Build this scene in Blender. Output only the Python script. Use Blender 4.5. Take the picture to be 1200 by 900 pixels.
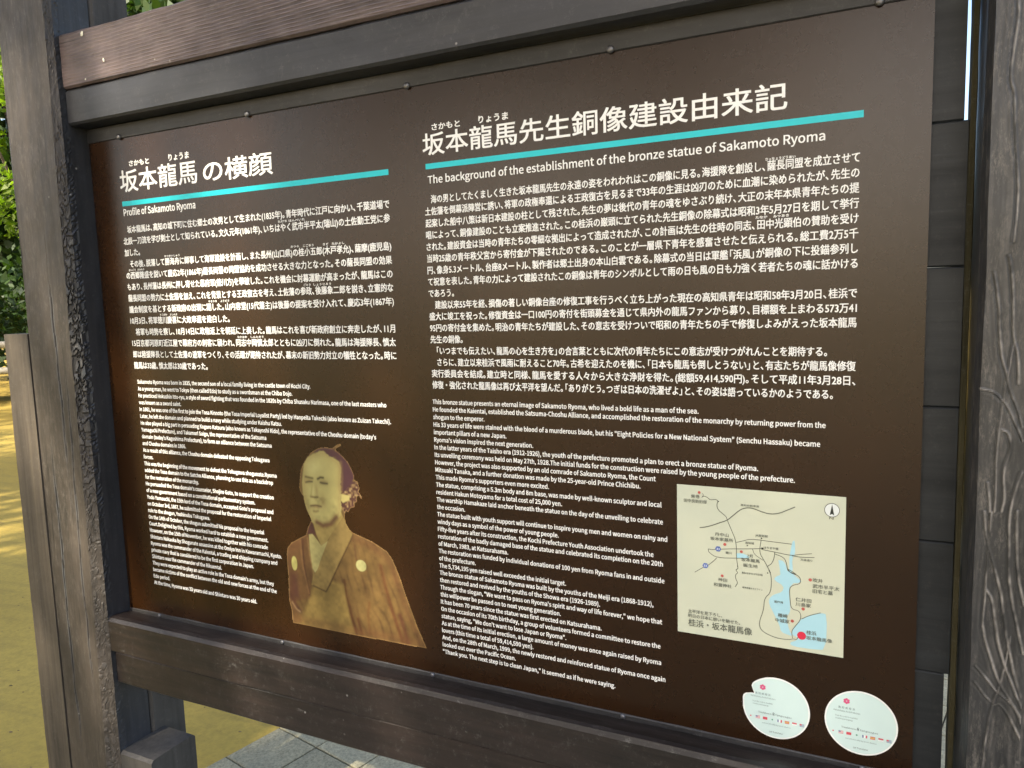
import bpy, bmesh, math, random, os
import numpy as np
from mathutils import Vector, Matrix, noise

for o in list(bpy.data.objects):
    bpy.data.objects.remove(o)
SC = bpy.context.scene
COL = SC.collection

# ------------------------------------------------------------------ camera
CAMZ, CAMD = 1.42, 1.15
cam_data = bpy.data.cameras.new('camera')
cam = bpy.data.objects.new('camera', cam_data)
COL.objects.link(cam)
rx = Vector((0.90204912, 0.4305967, -0.02989767))
up = Vector((-0.02060948, 0.11215462, 0.99347702))
fw = Vector((-0.43114108, 0.8955489, -0.11004335))
M = Matrix((rx, up, -fw)).transposed().to_4x4()
M.translation = Vector((0, -CAMD, CAMZ))
cam.matrix_world = M
cam_data.sensor_fit = 'HORIZONTAL'
cam_data.sensor_width = 36.0
cam_data.lens = 883.2919 / 1200 * 36
cam_data.clip_start = 0.02
cam_data.clip_end = 2000
SC.camera = cam

# ------------------------------------------------------------------ light
SUN_DIR = Vector((-0.15, -0.74, 0.62)).normalized()      # towards the sun, high behind the camera
SUN_EL = math.asin(SUN_DIR.z)
SUN_AZ = math.atan2(SUN_DIR.x, SUN_DIR.y)
world = bpy.data.worlds.new('World')
SC.world = world
world.use_nodes = True
wn = world.node_tree
sky = wn.nodes.new('ShaderNodeTexSky')
sky.sky_type = 'NISHITA'
sky.sun_disc = False
sky.sun_elevation = SUN_EL
sky.sun_rotation = SUN_AZ
sky.air_density = 1.0
sky.dust_density = 4.0
bg = wn.nodes['Background']
bg.inputs['Strength'].default_value = 0.13
wn.links.new(sky.outputs['Color'], bg.inputs['Color'])
sun_data = bpy.data.lights.new('sun', 'SUN')
sun_data.energy = 3.0
sun_data.angle = math.radians(0.5)
sun_data.color = (1.0, 0.89, 0.70)
sun = bpy.data.objects.new('sun', sun_data)
sun.rotation_euler = SUN_DIR.to_track_quat('Z', 'Y').to_euler()
sun.location = (-4, -14, 14)
COL.objects.link(sun)
SC.view_settings.view_transform = 'Standard'
SC.view_settings.look = 'None'
SC.view_settings.gamma = 1
SC.view_settings.exposure = 1.72
SC.cycles.max_bounces = 6
SC.cycles.use_denoising = True

# ------------------------------------------------------------------ helpers
def lin(r, g, b, k=1.0):
    f = lambda c: ((c / 255 + .055) / 1.055) ** 2.4 if c > 10 else c / 255 / 12.92
    return (f(r) * k, f(g) * k, f(b) * k, 1)

def empty(name, loc):
    o = bpy.data.objects.new(name, None)
    o.location = loc
    o.empty_display_size = .1
    COL.objects.link(o)
    return o

def tag(o, label=None, cat=None, group=None, kind=None):
    if label: o['label'] = label
    if cat: o['category'] = cat
    if group: o['group'] = group
    if kind: o['kind'] = kind
    return o

def root_loc(o):
    v = Vector((0, 0, 0))
    while o is not None:
        v = v + o.location
        o = o.parent
    return v

def mesh_obj(name, verts, faces, mat=None, parent=None, smooth=False, attrs=None, origin=(0, 0, 0)):
    """verts in world space; stored relative to the object's own place"""
    origin = Vector(origin)
    base = root_loc(parent) if parent is not None else origin
    me = bpy.data.meshes.new(name)
    v = np.asarray(verts, dtype=float).reshape(-1, 3) - np.array(base)
    me.from_pydata(v.tolist(), [], [tuple(f) for f in faces])
    if attrs:
        for k, a in attrs.items():
            a = np.asarray(a, dtype=np.float32)
            if a.ndim == 2:
                at = me.color_attributes.new(k, 'FLOAT_COLOR', 'POINT')
                at.data.foreach_set('color', a.ravel())
            else:
                at = me.attributes.new(k, 'FLOAT', 'POINT')
                at.data.foreach_set('value', a)
    if smooth:
        me.polygons.foreach_set('use_smooth', [True] * len(me.polygons))
    me.update()
    if mat: me.materials.append(mat)
    o = bpy.data.objects.new(name, me)
    COL.objects.link(o)
    if parent is not None:
        o.parent = parent
    else:
        o.location = origin
    return o

# ------------------------------------------------------------------ materials
class NT:
    def __init__(s, name):
        s.m = bpy.data.materials.new(name)
        s.m.use_nodes = True
        s.t = s.m.node_tree
        s.b = s.t.nodes['Principled BSDF']
        s.out = s.t.nodes['Material Output']
    def n(s, typ, **kw):
        nd = s.t.nodes.new(typ)
        for k, v in kw.items():
            if k.startswith('i_'):
                nd.inputs[int(k[2:])].default_value = v
            else:
                setattr(nd, k, v)
        return nd
    def l(s, a, b): s.t.links.new(a, b)
    def ramp(s, fac, stops):
        r = s.n('ShaderNodeValToRGB')
        el = r.color_ramp.elements
        el[0].position, el[0].color = stops[0]
        el[1].position, el[1].color = stops[-1]
        for p, c in stops[1:-1]:
            e = el.new(p); e.color = c
        s.l(fac, r.inputs[0])
        return r.outputs[0]
    def coords(s, scale, kind='Object'):
        tc = s.n('ShaderNodeTexCoord')
        mp = s.n('ShaderNodeMapping')
        mp.inputs['Scale'].default_value = scale
        s.l(tc.outputs[kind], mp.inputs[0])
        return mp.outputs[0]
    def noise(s, vec, scale, detail=4, rough=.55, dist=0):
        n = s.n('ShaderNodeTexNoise')
        n.inputs['Scale'].default_value = scale
        n.inputs['Detail'].default_value = detail
        n.inputs['Roughness'].default_value = rough
        n.inputs['Distortion'].default_value = dist
        s.l(vec, n.inputs['Vector'])
        return n.outputs[0]
    def mix(s, fac, a, b, blend='MIX'):
        m = s.n('ShaderNodeMix', data_type='RGBA', blend_type=blend)
        if hasattr(fac, 'links'): s.l(fac, m.inputs[0])
        else: m.inputs[0].default_value = fac
        for i, v in ((6, a), (7, b)):
            if hasattr(v, 'links'): s.l(v, m.inputs[i])
            else: m.inputs[i].default_value = v
        return m.outputs[2]
    def math(s, op, a, b=0.0, clamp=False):
        m = s.n('ShaderNodeMath', operation=op, use_clamp=clamp)
        for i, v in ((0, a), (1, b)):
            if hasattr(v, 'links'): s.l(v, m.inputs[i])
            else: m.inputs[i].default_value = v
        return m.outputs[0]
    def bump(s, h, strength, dist=.002):
        b = s.n('ShaderNodeBump')
        b.inputs['Strength'].default_value = strength
        b.inputs['Distance'].default_value = dist
        s.l(h, b.inputs['Height'])
        s.l(b.outputs[0], s.b.inputs['Normal'])
    def set(s, **kw):
        for k, v in kw.items():
            s.b.inputs[k.replace('_', ' ')].default_value = v

BLACK = (0, 0, 0, 1); WHITE = (1, 1, 1, 1)

def g3(v): return (v, v, v, 1)

def wood(name, dark, light, axis=2, rough=(.35, .6), grain=.5, blotch=.5, speck=True, spec=.5, fine=70.0, pale=(.30, .29, .27, 1), wear=0.0):
    """stained and weathered timber, grain along the given axis"""
    N = NT(name)
    sc = [fine, fine, fine]; sc[axis] = fine / 28
    fib = N.noise(N.coords(tuple(sc)), 1.0, 6, .65, .4)
    sc2 = [9, 9, 9]; sc2[axis] = 1.6
    band = N.noise(N.coords(tuple(sc2)), 1.0, 4, .6, .8)
    blot = N.noise(N.coords((3.1, 3.1, 3.1)), 1.0, 5, .6)
    f = N.math('ADD', N.math('MULTIPLY', fib, grain), N.math('MULTIPLY', band, blotch))
    f = N.math('ADD', f, N.math('MULTIPLY', blot, .35))
    tot = grain + blotch + .35
    f = N.math('DIVIDE', f, tot)
    col = N.ramp(f, [(.40, dark), (.5, tuple(dark[i] * .5 + light[i] * .5 for i in range(3)) + (1,)), (.60, light)])
    if wear > 0:
        w = N.noise(N.coords((26, 40, 40)), 1.0, 10, .8)
        w = N.ramp(w, [(.60, BLACK), (.72, g3(wear))])
        col = N.mix(w, col, pale)
    if speck:
        v = N.n('ShaderNodeTexVoronoi'); v.inputs['Scale'].default_value = 26
        N.l(N.coords((1, 1, 1)), v.inputs['Vector'])
        sp = N.ramp(v.outputs['Distance'], [(.035, g3(.8)), (.075, BLACK)])
        gate = N.ramp(N.noise(N.coords((5, 5, 5)), 1.0, 2), [(.56, BLACK), (.62, WHITE)])
        sp = N.mix(1.0, sp, gate, 'MULTIPLY')
        col = N.mix(sp, col, pale)
    du = N.noise(N.coords((75, 75, 75)), 1.0, 12, .85)
    col = N.mix(N.ramp(du, [(.54, BLACK), (.72, g3(.20))]), col, pale)
    N.l(col, N.b.inputs['Base Color'])
    r = N.n('ShaderNodeMapRange'); N.l(f, r.inputs[0])
    r.inputs[1].default_value = .35; r.inputs[2].default_value = .65
    r.inputs[3].default_value = rough[1]; r.inputs[4].default_value = rough[0]
    N.l(r.outputs[0], N.b.inputs['Roughness'])
    N.set(Specular_IOR_Level=spec)
    N.bump(f, .55, .0025)
    return N.m

def plain(name, col, rough=.5, spec=.5, metal=0.0, var=0.0, vscale=30):
    N = NT(name)
    if var:
        n = N.noise(N.coords((vscale,) * 3), 1.0, 5, .6)
        d = tuple(c * (1 - var) for c in col[:3]) + (1,)
        l_ = tuple(min(1, c * (1 + var)) for c in col[:3]) + (1,)
        N.l(N.ramp(n, [(.3, d), (.7, l_)]), N.b.inputs['Base Color'])
        N.bump(n, .15, .001)
    else:
        N.set(Base_Color=col)
    N.set(Roughness=rough, Specular_IOR_Level=spec, Metallic=metal)
    return N.m

MAT = {}
MAT['post'] = wood('weathered_post_wood', (.030, .024, .018, 1), (.105, .085, .064, 1), 2, (.42, .7), .5, .7)
MAT['post_side'] = wood('blackened_wood', (.014, .014, .015, 1), (.045, .043, .042, 1), 2, (.35, .6), .4, .4)
MAT['grey_post'] = wood('grey_weathered_wood', (.024, .022, .020, 1), (.068, .062, .056, 1), 2, (.5, .75), .3, .4)
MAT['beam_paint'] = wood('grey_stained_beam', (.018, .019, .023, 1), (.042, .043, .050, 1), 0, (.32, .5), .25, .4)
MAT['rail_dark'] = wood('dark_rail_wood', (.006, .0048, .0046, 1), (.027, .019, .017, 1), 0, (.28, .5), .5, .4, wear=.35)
MAT['batten'] = wood('black_batten', (.014, .014, .015, 1), (.036, .034, .034, 1), 0, (.35, .55), .4, .4)
MAT['plank'] = wood('dark_plank', (.009, .011, .014, 1), (.021, .025, .030, 1), 0, (.42, .6), .3, .3, spec=.3, pale=(.12, .12, .12, 1))
MAT['trim'] = wood('olive_trim_wood', (.022, .020, .010, 1), (.060, .052, .026, 1), 2, (.75, .9), .5, .5, spec=.2)
MAT['rail_fence'] = wood('pale_rail_wood', (.16, .14, .10, 1), (.34, .31, .24, 1), 0, (.6, .8), .5, .5, fine=12)
MAT['bark'] = wood('tree_bark', (.03, .022, .015, 1), (.10, .078, .055, 1), 2, (.7, .9), .6, .5, False, .2, fine=14)
MAT['screw'] = plain('dark_screw_metal', (.14, .14, .15, 1), .4, .5, .7)
MAT['ink'] = plain('white_ink', (.84, .84, .82, 1), .45, .35)
MAT['teal'] = plain('turquoise_ink', (.006, .52, .58, 1), .4, .4)
MAT['paint_chip'] = plain('bare_wood_chip', (.62, .60, .50, 1), .8, .2)

# sign face: dark brown semi-gloss sheet
N = NT('brown_sign_sheet')
n1 = N.noise(N.coords((2.2, 2.2, 2.2)), 1.0, 4, .5)
du = N.noise(N.coords((140, 140, 140)), 1.0, 8, .85)
wt = N.noise(N.coords((9, 9, 1.2)), 1.0, 5, .65)
col = N.ramp(n1, [(.35, (.0150, .0054, .0010, 1)), (.65, (.0235, .0086, .0017, 1))])
col = N.mix(N.math('MULTIPLY', N.ramp(du, [(.62, BLACK), (.76, g3(.07))]), N.ramp(wt, [(.42, g3(.25)), (.62, WHITE)])), col, (.20, .17, .13, 1))
N.l(col, N.b.inputs['Base Color'])
r1 = N.noise(N.coords((60, 60, 60)), 1.0, 3, .5)
rr = N.n('ShaderNodeMapRange'); N.l(N.math('ADD', N.math('MULTIPLY', r1, .4), N.math('MULTIPLY', wt, .6)), rr.inputs[0]); rr.inputs[3].default_value = .24; rr.inputs[4].default_value = .31
N.l(rr.outputs[0], N.b.inputs['Roughness'])
N.set(Specular_IOR_Level=.40)
MAT['sheet'] = N.m
MAT['sheet_edge'] = plain('sign_sheet_edge', (.03, .028, .026, 1), .5)

# portrait: printed colours carried by the mesh
N = NT('sepia_print')
at = N.n('ShaderNodeAttribute', attribute_name='print')
N.l(at.outputs['Color'], N.b.inputs['Base Color'])
N.set(Roughness=.42, Specular_IOR_Level=.4)
MAT['portrait'] = N.m

# map inks
N = NT('map_paper')
n1 = N.noise(N.coords((4, 4, 4)), 1.0, 2, .5)
N.l(N.ramp(n1, [(.3, (.52, .56, .45, 1)), (.7, (.63, .64, .48, 1))]), N.b.inputs['Base Color'])
N.set(Roughness=.38, Specular_IOR_Level=.45)
MAT['map'] = N.m
MAT['map_water'] = plain('map_blue', (.40, .66, .74, 1), .38, .45)
MAT['map_road'] = plain('map_grey_line', (.13, .14, .11, 1), .4, .4)
MAT['map_text'] = plain('map_grey_text', (.13, .14, .11, 1), .4, .4)
MAT['map_red'] = plain('map_red_dot', (.52, .12, .10, 1), .4, .4)
MAT['map_bigred'] = plain('map_bright_red', (.68, .03, .07, 1), .4, .4)
MAT['map_blue'] = plain('map_route_blue', (.10, .16, .45, 1), .4, .4)
MAT['map_black'] = plain('map_black', (.03, .035, .03, 1), .4, .4)
MAT['map_white'] = plain('map_white', (.72, .76, .74, 1), .4, .4)
# stickers
MAT['sticker'] = plain('sticker_paper', (.58, .73, .71, 1), .33, .5)
MAT['sticker_rim'] = plain('sticker_rim', (.80, .82, .80, 1), .35, .5)
MAT['st_text'] = plain('sticker_grey_text', (.18, .25, .26, 1), .5, .3)
MAT['st_dark'] = plain('sticker_dark_text', (.08, .11, .12, 1), .5, .3)
MAT['pink'] = plain('sticker_pink', (.60, .10, .22, 1), .4, .4)
MAT['flag_red'] = plain('flag_red', (.62, .09, .12, 1), .4, .4)
MAT['flag_blue'] = plain('flag_blue', (.16, .20, .36, 1), .4, .4)
MAT['flag_green'] = plain('flag_green', (.14, .36, .26, 1), .4, .4)
MAT['flag_gold'] = plain('flag_gold', (.62, .42, .14, 1), .4, .4)

# ground
N = NT('tan_path_surface')
big = N.noise(N.coords((.35, .35, .35)), 1.0, 5, .6)
st = N.noise(N.coords((1.4, 9, 1)), 1.0, 4, .6, 1.0)
fine = N.noise(N.coords((55, 55, 55)), 1.0, 5, .7)
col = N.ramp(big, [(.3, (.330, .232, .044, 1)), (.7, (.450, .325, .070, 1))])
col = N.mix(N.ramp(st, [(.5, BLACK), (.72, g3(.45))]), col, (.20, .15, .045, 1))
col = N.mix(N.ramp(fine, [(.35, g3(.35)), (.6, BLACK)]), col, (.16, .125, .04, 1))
N.l(col, N.b.inputs['Base Color']); N.set(Roughness=.85, Specular_IOR_Level=.25)
N.bump(fine, .4, .004)
MAT['ground'] = N.m
N = NT('grey_paver_stone')
oi = N.n('ShaderNodeObjectInfo')
fine = N.noise(N.coords((120, 120, 120)), 1.0, 5, .75)
blot = N.noise(N.coords((6, 6, 6)), 1.0, 4, .6)
col = N.ramp(fine, [(.32, (.19, .170, .105, 1)), (.66, (.44, .395, .255, 1))])
col = N.mix(N.ramp(blot, [(.45, BLACK), (.7, g3(.35))]), col, (.18, .185, .14, 1))
hs = N.n('ShaderNodeHueSaturation'); N.l(col, hs.inputs['Color'])
N.l(N.math('ADD', N.math('MULTIPLY', oi.outputs['Random'], .3), .85), hs.inputs['Value'])
N.l(hs.outputs[0], N.b.inputs['Base Color']); N.set(Roughness=.85, Specular_IOR_Level=.25)
N.bump(fine, .5, .002)
MAT['paver'] = N.m
MAT['bedding'] = plain('dark_joint_sand', (.06, .055, .04, 1), .95, .1, var=.4, vscale=200)

def leaf_mat(name, a, b, trans):
    N = NT(name)
    at = N.n('ShaderNodeAttribute', attribute_name='tone')
    col = N.ramp(at.outputs['Fac'], [(0, a), (1, b)])
    N.l(col, N.b.inputs['Base Color'])
    N.set(Roughness=.5, Specular_IOR_Level=.4)
    tr = N.n('ShaderNodeBsdfTranslucent')
    N.l(N.mix(1.0, col, (1.6, 1.9, .5, 1), 'MULTIPLY'), tr.inputs[0])
    mx = N.n('ShaderNodeMixShader'); mx.inputs[0].default_value = trans
    N.l(N.b.outputs[0], mx.inputs[1]); N.l(tr.outputs[0], mx.inputs[2])
    N.l(mx.outputs[0], N.out.inputs[0])
    return N.m
MAT['leaf_sunlit'] = leaf_mat('sunlit_leaf', (.07, .13, .015, 1), (.22, .29, .030, 1), .55)  # leaf colour raised to carry the brightness of sunlit foliage
MAT['leaf_dark'] = leaf_mat('dark_leaf', (.012, .030, .009, 1), (.045, .082, .020, 1), .22)  # leaf colour lowered so the tree masses look shaded

# ------------------------------------------------------------------ traced layout data (board coordinates in metres: x, z)
PP = {"outline":[[-1.0075,1.1243],[-0.9947,1.1356],[-0.9775,1.1442],[-0.9586,1.1466],[-0.9449,1.1448],[-0.9376,1.1497],[-0.9304,1.1544],[-0.9212,1.1549],[-0.9226,1.1511],[-0.9321,1.1463],[-0.9354,1.142],[-0.9205,1.1326],[-0.9076,1.1213],[-0.9006,1.1087],[-0.8946,1.0961],[-0.8941,1.0869],[-0.8865,1.0837],[-0.8829,1.0691],[-0.8855,1.0633],[-0.8783,1.0546],[-0.8797,1.0489],[-0.886,1.0558],[-0.8906,1.0535],[-0.8913,1.0431],[-0.8971,1.0407],[-0.8965,1.0323],[-0.9069,1.0295],[-0.9132,1.0204],[-0.9187,1.0227],[-0.9227,1.0147],[-0.9203,0.9988],[-0.912,0.9863],[-0.9055,0.9813],[-0.8591,0.9683],[-0.8264,0.953],[-0.8143,0.9386],[-0.7996,0.9056],[-0.787,0.8693],[-0.7647,0.8123],[-0.7459,0.7732],[-0.887,0.7713],[-1.0515,0.7705],[-1.0718,0.7709],[-1.072,0.7966],[-1.0773,0.8161],[-1.0774,0.8435],[-1.0779,0.8233],[-1.0767,0.8438],[-1.0755,0.8684],[-1.0761,0.8925],[-1.0768,0.9146],[-1.073,0.9312],[-1.0633,0.9423],[-1.04,0.9549],[-1.0222,0.9638],[-1.019,0.973],[-1.0132,0.9853],[-1.0065,0.9948],[-1.0085,1.0005],[-1.016,1.0134],[-1.0209,1.0286],[-1.0233,1.0439],[-1.0301,1.0511],[-1.0323,1.0607],[-1.029,1.0804],[-1.0252,1.0981],[-1.0182,1.1101]],"face":[[-1.0077,1.1224],[-0.9927,1.1309],[-0.9733,1.1382],[-0.9639,1.1384],[-0.9526,1.1334],[-0.9415,1.1266],[-0.9283,1.119],[-0.9245,1.1071],[-0.9269,1.0881],[-0.9282,1.0692],[-0.9278,1.0578],[-0.93,1.0425],[-0.9288,1.0274],[-0.9333,1.0118],[-0.9481,0.9988],[-0.9675,0.9891],[-0.9915,0.9866],[-1.0054,0.993],[-1.0137,1.0117],[-1.0207,1.0305],[-1.023,1.0478],[-1.0237,1.0711],[-1.0194,1.0946],[-1.0158,1.1103]],"hair":[[-0.9951,1.1308],[-0.9776,1.1432],[-0.9587,1.1462],[-0.9359,1.1416],[-0.9205,1.1326],[-0.9076,1.1213],[-0.9006,1.1087],[-0.8946,1.0961],[-0.8966,1.0829],[-0.9063,1.0728],[-0.9137,1.0647],[-0.9278,1.0578],[-0.9269,1.0881],[-0.9245,1.1071],[-0.9283,1.119],[-0.9346,1.127],[-0.9529,1.1296],[-0.9605,1.1367],[-0.9708,1.1395],[-0.9828,1.1363]],"curls":[[-0.9278,1.0578],[-0.8966,1.0829],[-0.8865,1.0837],[-0.8829,1.0691],[-0.8783,1.0546],[-0.8797,1.0489],[-0.8906,1.0535],[-0.8913,1.0431],[-0.8971,1.0407],[-0.8965,1.0323],[-0.9069,1.0295],[-0.9132,1.0204],[-0.9227,1.0147],[-0.9285,1.0313],[-0.9293,1.0426]],"ear":[[-0.928,1.0559],[-0.9166,1.055],[-0.9076,1.0539],[-0.9093,1.0453],[-0.9246,1.0383],[-0.9293,1.0426]],"neck":[[-1.0061,0.9997],[-1.0011,0.9866],[-0.9953,0.9677],[-0.9849,0.9454],[-0.9725,0.9527],[-0.9519,0.9782],[-0.9265,1.0096],[-0.9305,1.0187],[-0.9492,1.0169],[-0.988,1.0015]],"shirt":[[-1.0147,0.9656],[-1.0061,0.9675],[-0.996,0.9578],[-0.9849,0.9454],[-0.9674,0.9572],[-0.9799,0.9323],[-0.9957,0.897],[-1.0049,0.8868],[-1.0103,0.8951],[-1.0145,0.9361]],"lcollar":[[-1.0067,0.9919],[-1.0023,0.9865],[-0.9966,0.9656],[-1.0073,0.9674],[-1.0196,0.965],[-1.0163,0.9772]],"lapel":[[-0.9265,1.0096],[-0.9517,0.9802],[-0.9676,0.9552],[-0.9868,0.9197],[-0.9997,0.8905],[-1.0101,0.8812],[-1.0153,0.8606],[-0.9797,0.8517],[-0.9474,0.9071],[-0.9162,0.9572],[-0.9059,0.9756],[-0.9182,0.9971]],"front":[[-1.0184,0.8393],[-1.0337,0.8117],[-1.0515,0.7705],[-0.9117,0.7732],[-0.9221,0.806],[-0.9278,0.8456],[-0.9302,0.8715],[-0.9637,0.8756],[-1.0073,0.8696]],"sleeve":[[-1.0685,0.8774],[-1.0535,0.8774],[-1.0499,0.8275],[-1.0766,0.8235]],"robeL":[[-1.0132,0.9853],[-1.0222,0.9638],[-1.04,0.9549],[-1.0633,0.9423],[-1.073,0.9312],[-1.0768,0.9146],[-1.0761,0.8925],[-1.0767,0.8438],[-1.0787,0.813],[-1.0224,0.8315],[-1.0101,0.8812],[-1.0148,0.9321],[-1.0186,0.9632]]}
PL = {"brow1":[[-1.0142,1.0838],[-1.0047,1.0826],[-0.9969,1.0819]],"brow2":[[-0.9838,1.0815],[-0.9771,1.0851],[-0.9701,1.0848]],"eye1":[[-1.0144,1.0726],[-1.0065,1.0744],[-0.9981,1.075]],"eye2":[[-0.9772,1.0747],[-0.9697,1.0738],[-0.961,1.0737]],"nose":[[-1.0035,1.0441],[-0.9964,1.0434],[-0.9868,1.0444]],"mouth":[[-1.0054,1.0251],[-0.9921,1.0273],[-0.9795,1.0261]],"lip":[[-0.9985,1.0147],[-0.9938,1.0142],[-0.9874,1.0161]],"noseside":[[-0.9985,1.0692],[-1.0012,1.0555],[-1.0034,1.0456]],"chin":[[-0.9922,0.9924],[-0.9771,0.9875],[-0.9579,0.993],[-0.9428,1.008]],"lapline":[[-1.0105,0.8592],[-0.9797,0.8513],[-0.9691,0.867],[-0.9423,0.9136],[-0.9111,0.9655],[-0.9054,0.976]],"f1":[[-1.0328,0.9527],[-1.0333,0.914],[-1.0293,0.8706],[-1.023,0.8395]],"f2":[[-0.9323,0.881],[-0.9285,0.8484],[-0.9192,0.81],[-0.9078,0.7735]],"f3":[[-0.8743,0.8433],[-0.8791,0.8164],[-0.8763,0.7805]],"f4":[[-0.8431,0.9222],[-0.8342,0.8817],[-0.8218,0.8384],[-0.809,0.8017],[-0.7993,0.7775]],"f5":[[-0.8039,0.8283],[-0.7944,0.8009],[-0.7884,0.7762]],"f6":[[-0.9027,0.955],[-0.8999,0.9267]],"f7":[[-0.9038,0.8058],[-0.8959,0.7772]],"f8":[[-1.0705,0.8299],[-1.0607,0.8112],[-1.0503,0.8]],"lite1":[[-1.019,0.9572],[-1.0153,0.9261],[-1.0087,0.8834]],"lite2":[[-1.0694,0.8154],[-1.0591,0.8023],[-1.0504,0.7982]],"lite3":[[-1.038,0.9492],[-1.0358,0.8977],[-1.0241,0.8413]],"sh":[[-0.9249,1.1183],[-0.9246,1.0883],[-0.928,1.0616]]}
PE = {"crest1":[[-1.0574,0.9],[-1.0499,0.9009],[-1.0562,0.9151]],"crest2":[[-0.8892,0.9165],[-0.8767,0.9181],[-0.8885,0.9281]]}
ROADS = [[1.5,[[-0.2366,1.0618],[-0.2297,1.0629],[-0.2175,1.0673],[-0.207,1.0723],[-0.1951,1.0774],[-0.1862,1.0861],[-0.1774,1.0947],[-0.1702,1.099],[-0.1615,1.1004],[-0.1529,1.0986],[-0.1425,1.0947],[-0.1457,1.0961],[-0.1367,1.0937],[-0.1279,1.0938],[-0.1191,1.0962],[-0.1089,1.1016],[-0.0981,1.1074]]],[1,[[-0.2334,1.1099],[-0.2303,1.1125],[-0.2258,1.1114],[-0.2205,1.1071],[-0.216,1.108],[-0.2115,1.1087],[-0.2085,1.1062],[-0.2108,1.101],[-0.2093,1.0933],[-0.2025,1.0877],[-0.1966,1.0835],[-0.1948,1.0775],[-0.1891,1.064],[-0.1814,1.0453],[-0.1813,1.0194],[-0.1786,1.004],[-0.1804,1.0095],[-0.1783,1.0034],[-0.1828,1.0013],[-0.1786,0.9971],[-0.183,0.9933],[-0.1818,0.9856],[-0.1789,0.9812],[-0.183,0.9743]]],[0.8,[[-0.2326,1.1163],[-0.2303,1.1141],[-0.2334,1.1099]]],[1,[[-0.1814,1.0445],[-0.1714,1.048],[-0.1627,1.0516],[-0.1425,1.0523],[-0.1454,1.0518],[-0.1023,1.0508]]],[1,[[-0.2236,1.0294],[-0.2176,1.0285],[-0.198,1.0324],[-0.1568,1.0372],[-0.1422,1.0397],[-0.1468,1.0379],[-0.1274,1.0362],[-0.1017,1.0332],[-0.0923,1.0364],[-0.0744,1.0397]]],[1,[[-0.2236,1.0294],[-0.2229,1.0239],[-0.2107,1.0166],[-0.1802,1.0199],[-0.1626,1.0218]]],[1,[[-0.2107,1.0166],[-0.216,1.0103],[-0.2237,1.003],[-0.2313,0.9989],[-0.2445,0.9892]]],[1,[[-0.1454,1.0518],[-0.1476,1.037],[-0.146,1.0291],[-0.1422,1.0231],[-0.1362,1.0125],[-0.1301,1.0003],[-0.1354,1.0097],[-0.1301,0.999],[-0.1306,0.9729],[-0.1403,0.9625],[-0.141,0.9435],[-0.1477,0.9242],[-0.1453,0.9114],[-0.1339,0.9058],[-0.1204,0.9024],[-0.104,0.9033],[-0.0989,0.9058],[-0.0937,0.9049],[-0.0923,0.9089]]],[1,[[-0.1259,1.0356],[-0.1266,1.0266],[-0.1302,1.0173],[-0.1359,1.0129]]],[1,[[-0.1259,1.0332],[-0.1141,1.0298],[-0.1096,1.0239],[-0.1073,1.0082],[-0.0919,1.0038],[-0.1081,1.0132],[-0.1065,1.0086],[-0.0919,1.0041],[-0.089,0.9981],[-0.0904,0.9916],[-0.099,0.9891],[-0.1048,0.9839],[-0.1039,0.9687],[-0.1023,0.9511],[-0.0899,0.9506],[-0.0876,0.9381],[-0.0969,0.9244],[-0.1012,0.9171],[-0.0996,0.9063]]],[1,[[-0.0876,0.9381],[-0.0768,0.9454],[-0.0612,0.9519]]],[1,[[-0.1017,1.0332],[-0.0879,1.0325],[-0.0708,1.0345]]],[0.8,[[-0.1576,1.0371],[-0.1554,1.0289],[-0.1423,1.0212]]]]
WATER = [[[-0.1207,1.0242],[-0.114,1.0242],[-0.1096,1.0175],[-0.108,1.0081],[-0.0948,1.0018],[-0.086,0.9934],[-0.1167,0.9892],[-0.1183,1.01]],[[-0.1053,1.0293],[-0.1026,1.0487],[-0.1005,1.0569],[-0.0976,1.0557],[-0.0974,1.035],[-0.1017,1.0297],[-0.1,1.0076],[-0.1051,1.0085]],[[-0.1161,1.0122],[-0.108,1.01],[-0.0963,1.0036],[-0.0948,0.9974],[-0.1005,0.9901],[-0.1056,0.983],[-0.1046,0.9653],[-0.103,0.951],[-0.1044,0.9443],[-0.1088,0.9387],[-0.1042,0.9166],[-0.0982,0.9095],[-0.1041,0.9101],[-0.116,0.913],[-0.1183,0.9241],[-0.1267,0.9408],[-0.1335,0.9545],[-0.1336,0.9627],[-0.1269,0.9702],[-0.1151,0.9752],[-0.1122,0.9853],[-0.1271,0.9929],[-0.1241,0.9982],[-0.1168,1.0024]],[[-0.0876,0.9381],[-0.0768,0.9454],[-0.0597,0.9521],[-0.0526,0.9501],[-0.0532,0.8963],[-0.0704,0.8941],[-0.0995,0.8937],[-0.104,0.8987],[-0.0937,0.9037],[-0.0916,0.909],[-0.0997,0.9109],[-0.1012,0.9171],[-0.0969,0.9244]],[[-0.1814,1.0273],[-0.1714,1.0285],[-0.1582,1.0223],[-0.1813,1.0194]]]
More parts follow.
